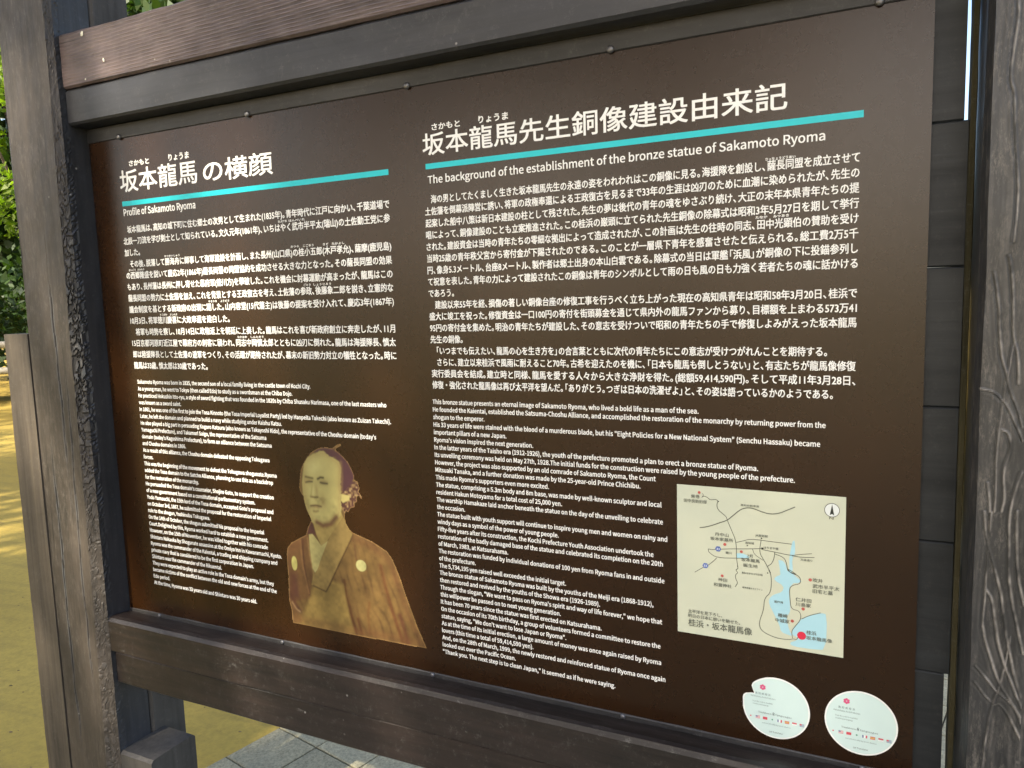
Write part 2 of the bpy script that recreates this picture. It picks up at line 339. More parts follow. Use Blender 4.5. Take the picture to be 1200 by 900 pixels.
LABELS = [["柴巻",-0.2495,-0.2364,1.108,0.006],["田中良助旧邸",-0.2607,-0.2258,1.1004,0.006],["高知自動車道",-0.1753,-0.1486,1.1019,0.0034],["丹中山",-0.2133,-0.1928,1.0515,0.006],["坂本家墓所",-0.2203,-0.1861,1.044,0.006],["JR高知駅",-0.1537,-0.1357,1.0568,0.0042],["高知城",-0.1682,-0.1554,1.0439,0.004],["鏡川",-0.1972,-0.1883,1.0248,0.0041],["はりまや橋",-0.1416,-0.1208,1.0394,0.0042],["上町",-0.1662,-0.1568,1.0231,0.0059],["坂本龍馬",-0.174,-0.1473,1.0162,0.006],["誕生地",-0.171,-0.1502,1.0077,0.0059],["龍馬の生まれたまち記念館",-0.173,-0.1429,0.9967,0.0032],["横浪黒潮スカイライン",-0.1723,-0.1428,0.9737,0.0031],["文珠通り",-0.09,-0.0736,1.0274,0.0038],["神田",-0.2085,-0.1949,0.9799,0.0058],["和霊神社",-0.2153,-0.1882,0.9711,0.0061],["太平洋を見下ろし、",-0.2549,-0.2024,0.9219,0.0066],["明日の日本に想いを馳せた。",-0.2549,-0.1754,0.9145,0.0066],["桂浜・坂本龍馬像",-0.2545,-0.1579,0.9002,0.0128],["吹井",-0.0724,-0.0593,0.9972,0.0064],["武市半平太",-0.0726,-0.0367,0.9883,0.0066],["旧宅と墓",-0.0725,-0.0454,0.9806,0.0067],["仁井田",-0.0959,-0.0742,0.9647,0.0065],["川島家",-0.0958,-0.0748,0.9573,0.0064],["浦戸湾",-0.1265,-0.1134,0.9578,0.0039],["種崎",-0.1206,-0.107,0.9362,0.0065],["中城家",-0.1243,-0.104,0.9281,0.0066],["桂浜",-0.0805,-0.0667,0.9159,0.0068],["坂本龍馬像",-0.0804,-0.0452,0.908,0.0065],["N",-0.0517,-0.0462,1.0934,0.0046]]
DOTS = [["r",[-0.2372,1.1175],0.0022],["r",[-0.1985,1.0394],0.0024],["r",[-0.174,1.0308],0.0022],["r",[-0.2024,0.9891],0.0022],["r",[-0.0761,0.9999],0.0024],["r",[-0.0853,0.9541],0.0024],["r",[-0.1002,0.9331],0.0024],["r",[-0.087,0.9126],0.0062],["b",[-0.2085,1.0311],0.0046],["b",[-0.2279,1.0021],0.0046],["k",[-0.1653,1.0414],0.0015],["k",[-0.1451,1.0548],0.0015],["k",[-0.1436,1.0399],0.0018],["k",[-0.145,1.0551],0.0016],["k",[-0.1435,1.0395],0.002],["k",[-0.1358,1.0025],0.0014],["k",[-0.2081,1.1059],0.0014],["n",[-0.0483,1.1074],0.0085]]
GRAIN = [[[0.1402,1.7409],[0.1415,1.7222],[0.137,1.6796],[0.1367,1.6514],[0.1412,1.6413],[0.1447,1.5839],[0.1488,1.5225],[0.146,1.4706]],[[0.1275,1.4352],[0.1328,1.4049],[0.1364,1.3441],[0.1462,1.3102],[0.148,1.3],[0.1606,1.2662],[0.1639,1.2526]],[[0.1424,1.4544],[0.1478,1.4211],[0.1487,1.3576],[0.155,1.3408],[0.1578,1.3036]],[[0.1191,1.2976],[0.1367,1.2929],[0.1519,1.2693],[0.1646,1.2355]],[[0.1426,1.2482],[0.15,1.2451],[0.1536,1.2245],[0.1445,1.196],[0.147,1.1645],[0.1448,1.1466]],[[0.1646,1.1974],[0.1557,1.1653],[0.1535,1.1474]],[[0.1289,1.1807],[0.133,1.1455]],[[0.1271,1.1449],[0.1295,1.1164],[0.138,1.085],[0.1448,1.0605],[0.1504,1.0286],[0.1547,0.9891],[0.1637,0.9466],[0.1737,0.9154]],[[0.1318,1.0478],[0.1398,1.0343],[0.1441,0.9947],[0.1513,0.9591],[0.1675,0.9215],[0.1773,0.8976]],[[0.1304,0.9998],[0.1343,0.9745],[0.1494,0.929],[0.1651,0.9061],[0.1772,0.8827]],[[0.1246,0.9447],[0.1373,0.9303],[0.1484,0.9157],[0.1682,0.9031],[0.1775,0.8753]],[[0.1238,0.9238],[0.1444,0.8979],[0.1534,0.9017],[0.1661,0.8802],[0.1757,0.86]],[[0.1535,1.1474],[0.1546,1.0763],[0.1609,1.023],[0.1731,0.9704]],[[0.1607,1.1481],[0.1633,1.0774],[0.1716,1.0319]],[[0.1503,1.3543],[0.1462,1.3102],[0.142,1.2655],[0.1377,1.2236],[0.1374,1.1459]],[[0.1345,1.1456],[0.1335,1.088],[0.1304,0.9998]],[[0.1592,0.9899],[0.1525,0.9259],[0.1444,0.8979],[0.1384,0.8511],[0.1366,0.8123]]]

# ------------------------------------------------------------------ timber builder
def fnoise(x, y, z): return noise.noise(Vector((x, y, z)))

def sweep(name, poly, axis, a0, a1, mat, parent, step=.03, pstep=None, wob=.0012, disp=None, attr=None, ends=True, ts=None, warp=None, mats=None):
    """prism with cross-section poly (list of 2D points, counter-clockwise seen along +axis), swept a0..a1.
    disp(u, t, edge_index) -> (outward offset, attribute value)"""
    pts = []; eid = []
    n = len(poly)
    for i in range(n):
        p = np.array(poly[i], float); q = np.array(poly[(i + 1) % n], float)
        L = np.linalg.norm(q - p)
        ps = pstep[i] if isinstance(pstep, (list, tuple)) else (pstep or 1e9)
        k = max(1, int(round(L / ps)))
        for j in range(k):
            pts.append(p + (q - p) * j / k); eid.append(i)
    pts = np.array(pts); m = len(pts)
    # outward normals
    nxt = np.roll(pts, -1, 0); prv = np.roll(pts, 1, 0)
    tan = nxt - prv
    area = sum(pts[i][0] * nxt[i][1] - nxt[i][0] * pts[i][1] for i in range(m))
    nor = np.stack([tan[:, 1], -tan[:, 0]], 1) * (1 if area > 0 else -1)
    nor /= np.linalg.norm(nor, axis=1)[:, None] + 1e-9
    if ts is None:
        K = max(1, int(round((a1 - a0) / step))); ts = [a0 + (a1 - a0) * k / K for k in range(K + 1)]
    K = len(ts) - 1
    seed = (sum(ord(c) * (i + 3) for i, c in enumerate(name)) % 97) + a0 * 13.7 + poly[0][0] * 7
    V = []; A = []
    for k in range(K + 1):
        t = ts[k]
        for i in range(m):
            w = fnoise(pts[i][0] * 9 + seed, pts[i][1] * 9, t * 5) * wob
            w += fnoise(pts[i][0] * 40 + seed, pts[i][1] * 40, t * 26) * wob * .5
            av = 0
            if disp:
                d, av = disp(pts[i], t, eid[i]); w += d
            p = pts[i] + nor[i] * w
            if warp: p = warp(p, t, pts[i])
            A.append(av)
            if axis == 0: V.append((t, p[0], p[1]))
            elif axis == 1: V.append((p[0], t, p[1]))
            else: V.append((p[0], p[1], t))
    F = []
    flip = (area > 0) if axis != 1 else (area < 0)
    for k in range(K):
        for i in range(m):
            a = k * m + i; b = k * m + (i + 1) % m; c = b + m; d = a + m
            F.append((a, b, c, d) if flip else (d, c, b, a))
    if ends:
        F.append(tuple(reversed(range(m))) if flip else tuple(range(m)))
        F.append(tuple(K * m + i for i in (range(m) if flip else reversed(range(m)))))
    o = mesh_obj(name, V, F, mat, parent, attrs={attr: A} if attr else None)
    if mats:
        for e, mm in mats.items():
            o.data.materials.append(mm)
            mi = len(o.data.materials) - 1
            for k in range(K):
                for i in range(m):
                    if eid[i] == e: o.data.polygons[k * m + i].material_index = mi
    return o

def rect(y0, y1, z0, z1, c=.004):
    return [(y0 + c, z0), (y1 - c, z0), (y1, z0 + c), (y1, z1 - c), (y1 - c, z1), (y0 + c, z1), (y0, z1 - c), (y0, z0 + c)]

# ================================================================== THE NOTICE BOARD
board = empty('notice_board', (-.73, 0, 0))
tag(board, 'large timber notice board with a brown sheet of white Japanese and English lettering', 'notice board')

# --- left post: broad flat front, wide cracked chamfer, dark side
def left_disp(p, t, e):
    if e == 1 or (e == 2 and p[1] < -.047):      # chamfer: cracked and chipped stain
        q = p[0] + p[1]
        pv = Vector((q * 75 + 1.3 * fnoise(q * 30, t * 10, 8), 0.3, t * 62 + fnoise(q * 60, t * 30, 2) * .9))
        d, pp = noise.voronoi(pv)
        edge = d[1] - d[0]
        strong = max(0, min(1, 1.15 - abs(t - 1.36) / .42 + .35 * fnoise(3, 5, t * 4)))
        weak = .30 * max(0, min(1, fnoise(9, 5, t * 3) + .6))
        st = max(strong, weak)
        cell = fnoise(pp[0][0] * 3, 7, pp[0][2] * 3) * .6 + .40
        if edge < .15: return -.0030 * st, -.8 * st
        return .0016 * st * cell + .0016 * fnoise(p[0] * 120, p[1] * 120, t * 60), max(0, min(1, cell)) * st
    if e == 0:      # long drying checks in the front face
        c1 = -1.640 + .014 * fnoise(1, 2, t * 2.3) + .004 * fnoise(1, 9, t * 11)
        c2 = -1.690 + .012 * fnoise(7, 2, t * 2.0) + .004 * fnoise(4, 9, t * 12)
        c3 = -1.615 + .010 * fnoise(5, 2, t * 1.7) + .003 * fnoise(2, 9, t * 12)
        h = 0; a = 0
        for c, lo, hi, w in ((c1, .95, 1.62, .0018), (c2, .35, 1.15, .0016), (c3, .5, 1.3, .0014)):
            if lo < t < hi:
                q = abs(p[0] - c)
                k = max(0, min(1, (t - lo) * 6, (hi - t) * 6)) * max(0, min(1, fnoise(c1 * 9, lo, t * 9) + .75))
                if q < w: h -= .003 * k; a = -k
                elif q < w * 3.2: a = max(a, .65 * k)
        return h, a
    return 0, 0

N = NT('cracked_post_wood')
def post_mat(name, dark, light, ridge, ridge2, axis=2, rough=.5, amt=.8, dust=.25):
    N = NT(name)
    s1 = [85] * 3; s1[axis] = 3.0; s2 = [13] * 3; s2[axis] = 1.3
    fib = N.noise(N.coords(tuple(s1)), 1.0, 6, .65, .4)
    band = N.noise(N.coords(tuple(s2)), 1.0, 4, .6, .8)
    blot = N.noise(N.coords((6, 6, 4)), 1.0, 6, .7)
    f = N.math('ADD', N.math('MULTIPLY', fib, .3), N.math('ADD', N.math('MULTIPLY', band, .34), N.math('MULTIPLY', blot, .36)))
    col = N.ramp(f, [(.39, dark), (.60, light)])
    at = N.n('ShaderNodeAttribute', attribute_name='relief')
    hi = N.math('MULTIPLY', at.outputs['Fac'], amt, True)
    br = N.noise(N.coords((45, 45, 45)), 1.0, 4, .7)
    hi = N.math('MULTIPLY', hi, N.ramp(br, [(.30, g3(.35)), (.55, WHITE)]), True)
    col = N.mix(hi, col, ridge)
    lo = N.math('MULTIPLY', at.outputs['Fac'], -1.0, True)
    col = N.mix(lo, col, ridge2)
    s3 = [150] * 3; s3[axis] = 40
    dn = N.noise(N.coords(tuple(s3)), 1.0, 10, .85)
    dg = N.noise(N.coords((7, 7, 5)), 1.0, 6, .7)
    col = N.mix(N.math('MULTIPLY', N.ramp(dn, [(.50, BLACK), (.66, g3(dust))]), N.ramp(dg, [(.40, g3(.2)), (.60, WHITE)])), col, (.30, .27, .23, 1))
    ck = N.ramp(N.noise(N.coords(tuple(s1)), 1.7, 3, .5), [(.28, g3(.75)), (.36, BLACK)])
    col = N.mix(ck, col, (.008, .007, .006, 1))
    v = N.n('ShaderNodeTexVoronoi'); v.inputs['Scale'].default_value = 24
    N.l(N.coords((1, 1, 1)), v.inputs['Vector'])
    sp = N.ramp(v.outputs['Distance'], [(.03, g3(.7)), (.07, BLACK)])
    gate = N.ramp(N.noise(N.coords((5, 5, 5)), 1.0, 2), [(.52, BLACK), (.6, WHITE)])
    col = N.mix(N.mix(1.0, sp, gate, 'MULTIPLY'), col, (.36, .34, .30, 1))
    N.l(col, N.b.inputs['Base Color'])
    N.set(Roughness=rough, Specular_IOR_Level=.5)
    N.bump(f, .5, .0025)
    return N.m
bpy.data.materials.remove(N.m)
MAT['lpost'] = post_mat('brown_post_wood', (.013, .011, .009, 1), (.064, .051, .041, 1), (.12, .13, .14, 1), (.01, .009, .008, 1), rough=.52, amt=.75)
MAT['rpost'] = post_mat('silvered_post_wood', (.008, .009, .011, 1), (.034, .035, .038, 1), (.27, .25, .23, 1), (.008, .008, .008, 1), rough=.40, amt=1.0, dust=.45)

MAT['beam_rough'] = post_mat('rough_sawn_beam_wood', (.034, .025, .026, 1), (.115, .084, .082, 1), (.27, .205, .195, 1), (.03, .02, .02, 1), axis=0, rough=.42, amt=.75)
XL = -1.572
# cross-section counter-clockwise: start front-left corner
lp = [(-1.733, -.075), (-1.588, -.075), (XL, -.060), (XL, .024), (-1.729, .024), (-1.733, .020)]
def tvals(lo, hi, fine):
    r = list(np.arange(-.05, lo, .03)) + list(np.arange(lo, hi, fine)) + list(np.arange(hi, 2.6, .03)) + [2.6]
    return [float(q) for q in r]
def lean(p, t, q):      # hewn corner wanders: wider chamfer towards the foot
    if q[1] < -.058 and q[0] > -1.70:
        k = min(1, max(0, (q[0] + 1.70) / .11)) if q[1] < -.074 else 1 - (q[0] + 1.588) / .016
        return p + np.array((max(0, min(1, k)) * (-.030 * (1 - t / 2.07) + .010), 0))
    return p
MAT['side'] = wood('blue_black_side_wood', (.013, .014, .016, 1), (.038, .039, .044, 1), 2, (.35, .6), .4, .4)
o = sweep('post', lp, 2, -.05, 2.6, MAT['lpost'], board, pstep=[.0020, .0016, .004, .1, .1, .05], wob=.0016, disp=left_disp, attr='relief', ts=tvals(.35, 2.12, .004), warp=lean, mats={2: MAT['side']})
o['label'] = 'left front post with a cracked chamfer'
# rear post, behind the darker, bluer side face
sweep('rear_post', [(-1.733, .0275), (-1.575, .0275), (-1.568, .034), (-1.568, .120), (-1.575, .126), (-1.733, .126)], 2, -.05, 2.6, MAT['grey_post'], board, step=.03)
sweep('side_board', [(-1.829, -.070), (-1.823, -.077), (-1.7365, -.077), (-1.7365, -.01), (-1.829, -.01)], 2, -.05, 1.377, MAT['post'], board, step=.02, pstep=.02, wob=.0016)
sweep('tie_beam', rect(-.060, .063, .28, .398, .006), 0, XL + .0015, -1.467, MAT['grey_post'], board, step=.02, pstep=.03)

# --- right post with raised grain
def chaikin(p):
    for _ in range(2):
        q = [p[0]]
        for a, b in zip(p[:-1], p[1:]):
            q.append((a[0] * .75 + b[0] * .25, a[1] * .75 + b[1] * .25)); q.append((a[0] * .25 + b[0] * .75, a[1] * .25 + b[1] * .75))
        p = q + [p[-1]]
    return p
G = [np.array(chaikin([tuple(q) for q in g])) for g in GRAIN]
segs = np.array([[g[i][0], g[i][1], g[i + 1][0], g[i + 1][1]] for g in G for i in range(len(g) - 1)])
segw = np.array([(.0014 if gi < 14 else .0008) for gi, g in enumerate(G) for i in range(len(g) - 1)])
def ridge_at(x, z):
    d = segs[:, 2:] - segs[:, :2]
    q = np.array([x, z]) - segs[:, :2]
    t = np.clip((q * d).sum(1) / ((d * d).sum(1) + 1e-12), 0, 1)
    r = np.hypot(*(q - d * t[:, None]).T)
    k = float((np.exp(-(r / segw) ** 2)).max())
    d = float(r.min())
    return k + (1 - k) * .10 * (.5 + .5 * math.cos(6.283 * d / .0052)) * math.exp(-d / .018)
def right_disp(p, t, e):
    if e == 1:
        x = p[0]
        w = .0035 * fnoise(x * 8, 3, t * 9) + .0010 * fnoise(x * 30, 3, t * 40)
        if .72 < t < 1.83 and x < .174:
            k = ridge_at(x + w * .6, t + w * .4)
            g = ridge_at(x + w * .6 + .0024, t + w * .4)
        else:
            ph = math.hypot((x - .21) * 62, (t - 1.15) * 9 + 3.0 * fnoise(x * 6, 1, t * 2.5)) + 1.3 * fnoise(x * 9, 5, t * 3.3)
            fr = ph % 1.0
            k = math.exp(-((fr - .5) / .09) ** 2) * .8
            g = math.exp(-((fr - .68) / .09) ** 2) * .6
            if x > .172: k *= min(1, (x - .172) * 60); g *= min(1, (x - .172) * 60)
        br = max(.08, min(1, fnoise(x * 60, 4, t * 16) * 1.6 + fnoise(x * 200, 4, t * 90) * .7 + .62))
        streak = .22 * max(0, fnoise(x * 90 + 6 * w * 100, 9, t * 5)) + .10 * fnoise(x * 260, 2, t * 9)
        base = .0012 * fnoise(x * 22, 8, t * 6)
        return base + .0015 * k * (.4 + .6 * br) - .0005 * g, min(1, k * br * 1.1) + streak - .30 * g * (1 - k)  # groove beside each ridge also darkened in colour, a painted shadow
    return 0, 0
XR = .1148
rp = [(XR - .0015, -.070), (XR + .004, -.090), (.33, -.090), (.336, -.084), (.336, .020), (.33, .026), (XR, .026), (XR, .020)]
# edge 1 is the broad front face
o = sweep('post', rp, 2, -.05, 2.6, MAT['rpost'], board, pstep=[.006, .0011, .05, .1, .1, .05, .05, .03], wob=.001, disp=right_disp, attr='relief', ts=tvals(.72, 1.84, .0019))
o['label'] = 'right post with raised silvery grain'
sweep('rear_post', [(XR + .006, .0295), (.30, .0295), (.30, .120), (XR + .006, .120)], 2, -.05, 2.6, MAT['grey_post'], board, step=.05)
sweep('trim_strip', rect(.1055, .1125, -.004, .030, .001), 2, .60, 1.790, MAT['trim'], board, step=.015, pstep=.01, wob=.0012)

# --- horizontal backing planks behind the sheet
edges_z = [.700, .885, 1.073, 1.260, 1.447, 1.633, 1.8195]
for i in range(6):
    xe = (.0985, .1045, .1047, .1050, .1048, .0995)[i]
    z0, z1 = edges_z[i] + .0002, edges_z[i + 1] - .0002
    sweep('plank', rect(.0035, .0235, z0, z1, .002), 0, XL + .001, xe, MAT['plank'], board, step=.05, pstep=.06, wob=.0007)

# --- beams above
def saw_disp(p, t, e):
    if e in (5, 6):
        z = p[1]
        amp = .5 + .5 * fnoise(t * 1.7, z * 6, 4)
        s = math.sin((z - .030 * t) * 900 + 3.0 * fnoise(t * 2.0, z * 8, 1))
        k = max(0, s) ** 2 * amp
        return .0013 * k - .0004, k * (.75 + .6 * fnoise(t * 3, z * 30, 6))
    return 0, 0
# lintel (smooth, dark grey) and rough sawn top beam above it
sweep('lintel', rect(-.0470, .024, 1.822, 1.8955, .005), 0, XL + .001, .1135, MAT['beam_paint'], board, step=.02, pstep=.02, wob=.0012)
sweep('top_beam', rect(-.0495, .024, 1.8975, 2.0085, .004), 0, XL + .001, .1135, MAT['beam_rough'], board, step=.010, pstep=.0017, wob=.0022, disp=saw_disp, attr='relief')
sweep('cap_board', rect(-.060, .13, 2.42, 2.45, .004), 0, -1.80, .42, MAT['beam_paint'], board, step=.1, pstep=.05)

# --- battens above and below the sheet
sweep('batten', rect(-.0060, .0030, 1.7905, 1.8205, .0015), 0, XL + .001, .1035, MAT['batten'], board, step=.02, pstep=.01, wob=.0006)
def low_batten(p, t, e):
    return .0012 * fnoise(t * 20, p[1] * 60, 2), 0
sweep('batten', rect(-.0052, .0030, .7130, .7285, .0015), 0, XL + .001, .1035, MAT['batten'], board, step=.008, pstep=.006, wob=.0008, disp=low_batten)
# screws
def dome(name, x, z, r, y, parent, mat):
    V = []; F = []
    K = 12
    for j, (rr, yy) in enumerate(((1, 0), (.95, -.35), (.7, -.6), (.35, -.7))):
        for i in range(K):
            a = 2 * math.pi * i / K
            V.append((x + r * rr * math.cos(a), y + r * yy, z + r * rr * math.sin(a)))
    V.append((x, y - .70 * r, z))
    for j in range(3):
        for i in range(K):
            F.append((j * K + i, (j + 1) * K + i, (j + 1) * K + (i + 1) % K, j * K + (i + 1) % K))
    for i in range(K): F.append((3 * K + i, len(V) - 1, 3 * K + (i + 1) % K))
    return mesh_obj(name, V, F, mat, parent, smooth=True)
for k in range(5):
    x = -1.4681 + .36668 * k
    dome('screw', x, 1.7935, .0062, -.0060, board, MAT['screw'])
    dome('screw', x + (.0 if k != 3 else .004), .7245, .0046, -.0052, board, MAT['screw'])

# --- rails below
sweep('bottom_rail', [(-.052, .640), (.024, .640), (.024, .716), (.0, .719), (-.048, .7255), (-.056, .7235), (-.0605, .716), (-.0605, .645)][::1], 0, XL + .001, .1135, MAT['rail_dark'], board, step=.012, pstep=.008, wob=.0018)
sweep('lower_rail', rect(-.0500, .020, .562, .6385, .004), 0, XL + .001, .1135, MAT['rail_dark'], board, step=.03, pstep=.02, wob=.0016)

# paint chips on the beams
random.seed(4)
def chip(x, z, y, s):
    K = 7; V = [(x, y - .0012, z)]
    for i in range(K):
        a = 2 * math.pi * i / K; r = s * random.uniform(.5, 1.2)
        V.append((x + r * math.cos(a), y, z + r * 1.2 * math.sin(a)))
    mesh_obj('paint_chip', V, [(0, 1 + (i + 1) % K, 1 + i) for i in range(K)], MAT['paint_chip'], board)
for x, z, y, s in ((-1.437, 1.936, -.0515, .0042), (-1.497, 1.906, -.0515, .0026), (-1.495, 1.996, -.0515, .005)):
    chip(x, z, y, s)

# ================================================================== BROWN SHEET AND LETTERING
YS = -.0030                       # front of the sheet
sheet = mesh_obj('sign_sheet', [(x, y, z) for y in (YS, .0020) for (x, z) in ((-1.5700, .7175), (.0625, .7175), (.0625, 1.8000), (-1.5700, 1.8000))],
                 [(0, 1, 2, 3), (7, 6, 5, 4), (0, 4, 5, 1), (1, 5, 6, 2), (2, 6, 7, 3), (3, 7, 4, 0)], MAT['sheet'], board)
YT = YS - .0004                   # ink

FONT = None
try:
    fp = os.path.join(bpy.utils.resource_path('LOCAL'), 'datafiles', 'fonts', 'Noto Sans CJK Regular.woff2')
    if os.path.exists(fp): FONT = bpy.data.fonts.load(fp)
except Exception:
    FONT = None

def glyphs(s, font=None, res=2, kern=0.0):
    c = bpy.data.curves.new('lettering', 'FONT')
    c.body = s
    c.resolution_u = res
    if font: c.font = font
    o = bpy.data.objects.new('lettering', c)
    if kern:
        for i, ch in enumerate(s):
            f = c.body_format[i]
            if ch in '、。」）': f.kerning = kern
            if i + 1 < len(s) and s[i + 1] in '「（': f.kerning = f.kerning + kern
    me = bpy.data.meshes.new_from_object(o)
    v = np.empty(len(me.vertices) * 3); me.vertices.foreach_get('co', v)
    v = v.reshape(-1, 3)[:, :2]
    f = [tuple(p.vertices) for p in me.polygons]
    bpy.data.objects.remove(o); bpy.data.curves.remove(c); bpy.data.meshes.remove(me)
    return v, f
def span(s, **k):
    v, _ = glyphs(s, **k)
    return v[:, 0].max() - v[:, 0].min()
EM_JP = (span('国国国国国') - span('国国国')) / 2
EM_LATIN = EM_JP
if FONT:      # cap height relates the two fonts
    EM_LATIN = EM_JP * glyphs('H', FONT)[0][:, 1].max() / .733
KERN = -.42 * EM_JP * 10 / max(1e-6, span('国、国') - span('国、国', kern=-10.0))

def lettering(name, s, x0, z, size, x1=None, xs=None, bold=.012, mat='ink', parent=None, y=None, res=2, label=None, kern=True):
    """one printed line: left edge x0, baseline z, em height size; fitted to x1, or squeezed by xs.
    The weight comes from slightly shifted impressions, one a hair above the other."""
    latin = all(ord(ch) < 256 for ch in s)
    v, f = glyphs(s, FONT if latin else None, res, KERN if (kern and not latin) else 0.0)
    k = size / (EM_LATIN if latin else EM_JP)
    w = (v[:, 0].max() - v[:, 0].min()) * k
    if x1 is not None: sx = (x1 - x0) / w
    else: sx = xs if xs else 1.0
    X = x0 + (v[:, 0] - v[:, 0].min()) * k * sx
    Z = z + v[:, 1] * k
    if f:
        a, b, c = f[0][:3]
        cr = (X[b] - X[a]) * (Z[c] - Z[a]) - (X[c] - X[a]) * (Z[b] - Z[a])
        if cr < 0: f = [tuple(reversed(q)) for q in f]
    Y0 = YT if y is None else y
    if bold > 0:
        d = bold * size; e = d * .8
        offs = ((-d, -e), (d, -e), (-d, e), (d, e))
    else:
        offs = ((0, 0),)
    P = []; F = []
    n = len(X)
    for q, (dx, dz) in enumerate(offs):
        P.append(np.stack([X + dx, np.full(n, Y0 - .00003 * q), Z + dz], 1))
        F += [tuple(i + n * q for i in p) for p in f]
    o = mesh_obj(name, np.concatenate(P), F, MAT[mat], parent or sheet)
    if label: o['label'] = label
    return sx

def flatpoly(name, pts, y, mat, parent, label=None):
    a = sum(pts[i][0] * pts[(i + 1) % len(pts)][1] - pts[(i + 1) % len(pts)][0] * pts[i][1] for i in range(len(pts)))
    if a < 0: pts = pts[::-1]
    from mathutils.geometry import tessellate_polygon
    tri = tessellate_polygon([[Vector((p[0], p[1], 0)) for p in pts]])
    F = []
    for t in tri:
        p, q, r = (pts[i] for i in t)
        cr = (q[0] - p[0]) * (r[1] - p[1]) - (r[0] - p[0]) * (q[1] - p[1])
        F.append(tuple(t) if cr > 0 else tuple(reversed(t)))
    o = mesh_obj(name, [(p[0], y, p[1]) for p in pts], F, mat, parent)
    if label: o['label'] = label
    return o

def box2(name, x0, x1, z0, z1, y, mat, parent, label=None):
    return flatpoly(name, [(x0, z0), (x1, z0), (x1, z1), (x0, z1)], y, mat, parent, label)

# headings
lettering('heading', '坂本龍馬', -1.4800, 1.6820, .0500, x1=-1.2500, bold=.013, res=4)
lettering('heading', 'の横顔', -1.2320, 1.6800, .0460, x1=-1.0490, bold=.013, res=4)
lettering('furigana', 'さかもと', -1.4470, 1.7310, .0135, x1=-1.3860, bold=.03)
lettering('furigana', 'りょうま', -1.3270, 1.7300, .0155, x1=-1.2690, bold=.03)
box2('underline', -1.4790, -.7830, 1.6485, 1.6585, YT, MAT['teal'], sheet)
lettering('subtitle', 'Profile of Sakamoto Ryoma', -1.4765, 1.6280, .0190, x1=-1.2610, bold=.022, res=3)
lettering('heading', '坂本龍馬先生銅像建設由来記', -.7095, 1.6765, .0400, x1=-.1150, bold=.013, res=4)
lettering('furigana', 'さかもと', -.6900, 1.7145, .0125, x1=-.6350, bold=.03)
lettering('furigana', 'りょうま', -.5990, 1.7150, .0135, x1=-.5450, bold=.03)
box2('underline', -.7055, -.0177, 1.6500, 1.6592, YT, MAT['teal'], sheet)
lettering('subtitle', 'The background of the establishment of the bronze statue of Sakamoto Ryoma', -.7020, 1.6255, .0172, x1=-.0653, bold=.016, res=3)

LEFT_JP = ['　坂本龍馬は、高知の城下町に住む郷士の次男として生まれた(1835年)。青年時代に江戸に向かい、千葉道場で',
'北辰一刀流を学び剣士として知られている。文久元年(1861年)、いちはやく武市半平太(瑞山)の土佐勤王党に参',
'加した。',
'　その後、脱藩して勝海舟に師事して海軍建設を計画し、また長州(山口県)の桂小五郎(木戸孝允)、薩摩(鹿児島)',
'の西郷隆盛を説いて慶応2年(1866年)薩長両藩の同盟協約を成功させる大きな力となった。その薩長同盟の効果',
'もあり、長州藩は長州に押し寄せた幕府軍(徳川方)を撃破した。これを機会に討幕運動が高まったが、龍馬はこの',
'薩長同盟の勢力に土佐藩を加え、これを背景とする王政復古を考え、土佐藩の参政、後藤象二郎を説き、立憲的な',
'議会制度を基とする新政府の出現に期した。山内容堂(15代藩主)は後藤の提案を受け入れて、慶応3年(1867年)',
'10月3日、将軍徳川慶喜に大政奉還を建白した。',
'　将軍も時勢を察し、10月14日に政権返上を朝廷に上奏した。龍馬はこれを喜び新政府創立に奔走したが、11月',
'15日京都河原町近江屋で幕府方の刺客に襲われ、同志中岡慎太郎とともに凶刃に倒れた。龍馬は海援隊長、慎太',
'郎は陸援隊長として土佐藩の遊軍をつくり、その活躍が期待されたが、幕末の新旧勢力対立の犠牲となった。時に',
'龍馬は33歳、慎太郎は30歳であった。']
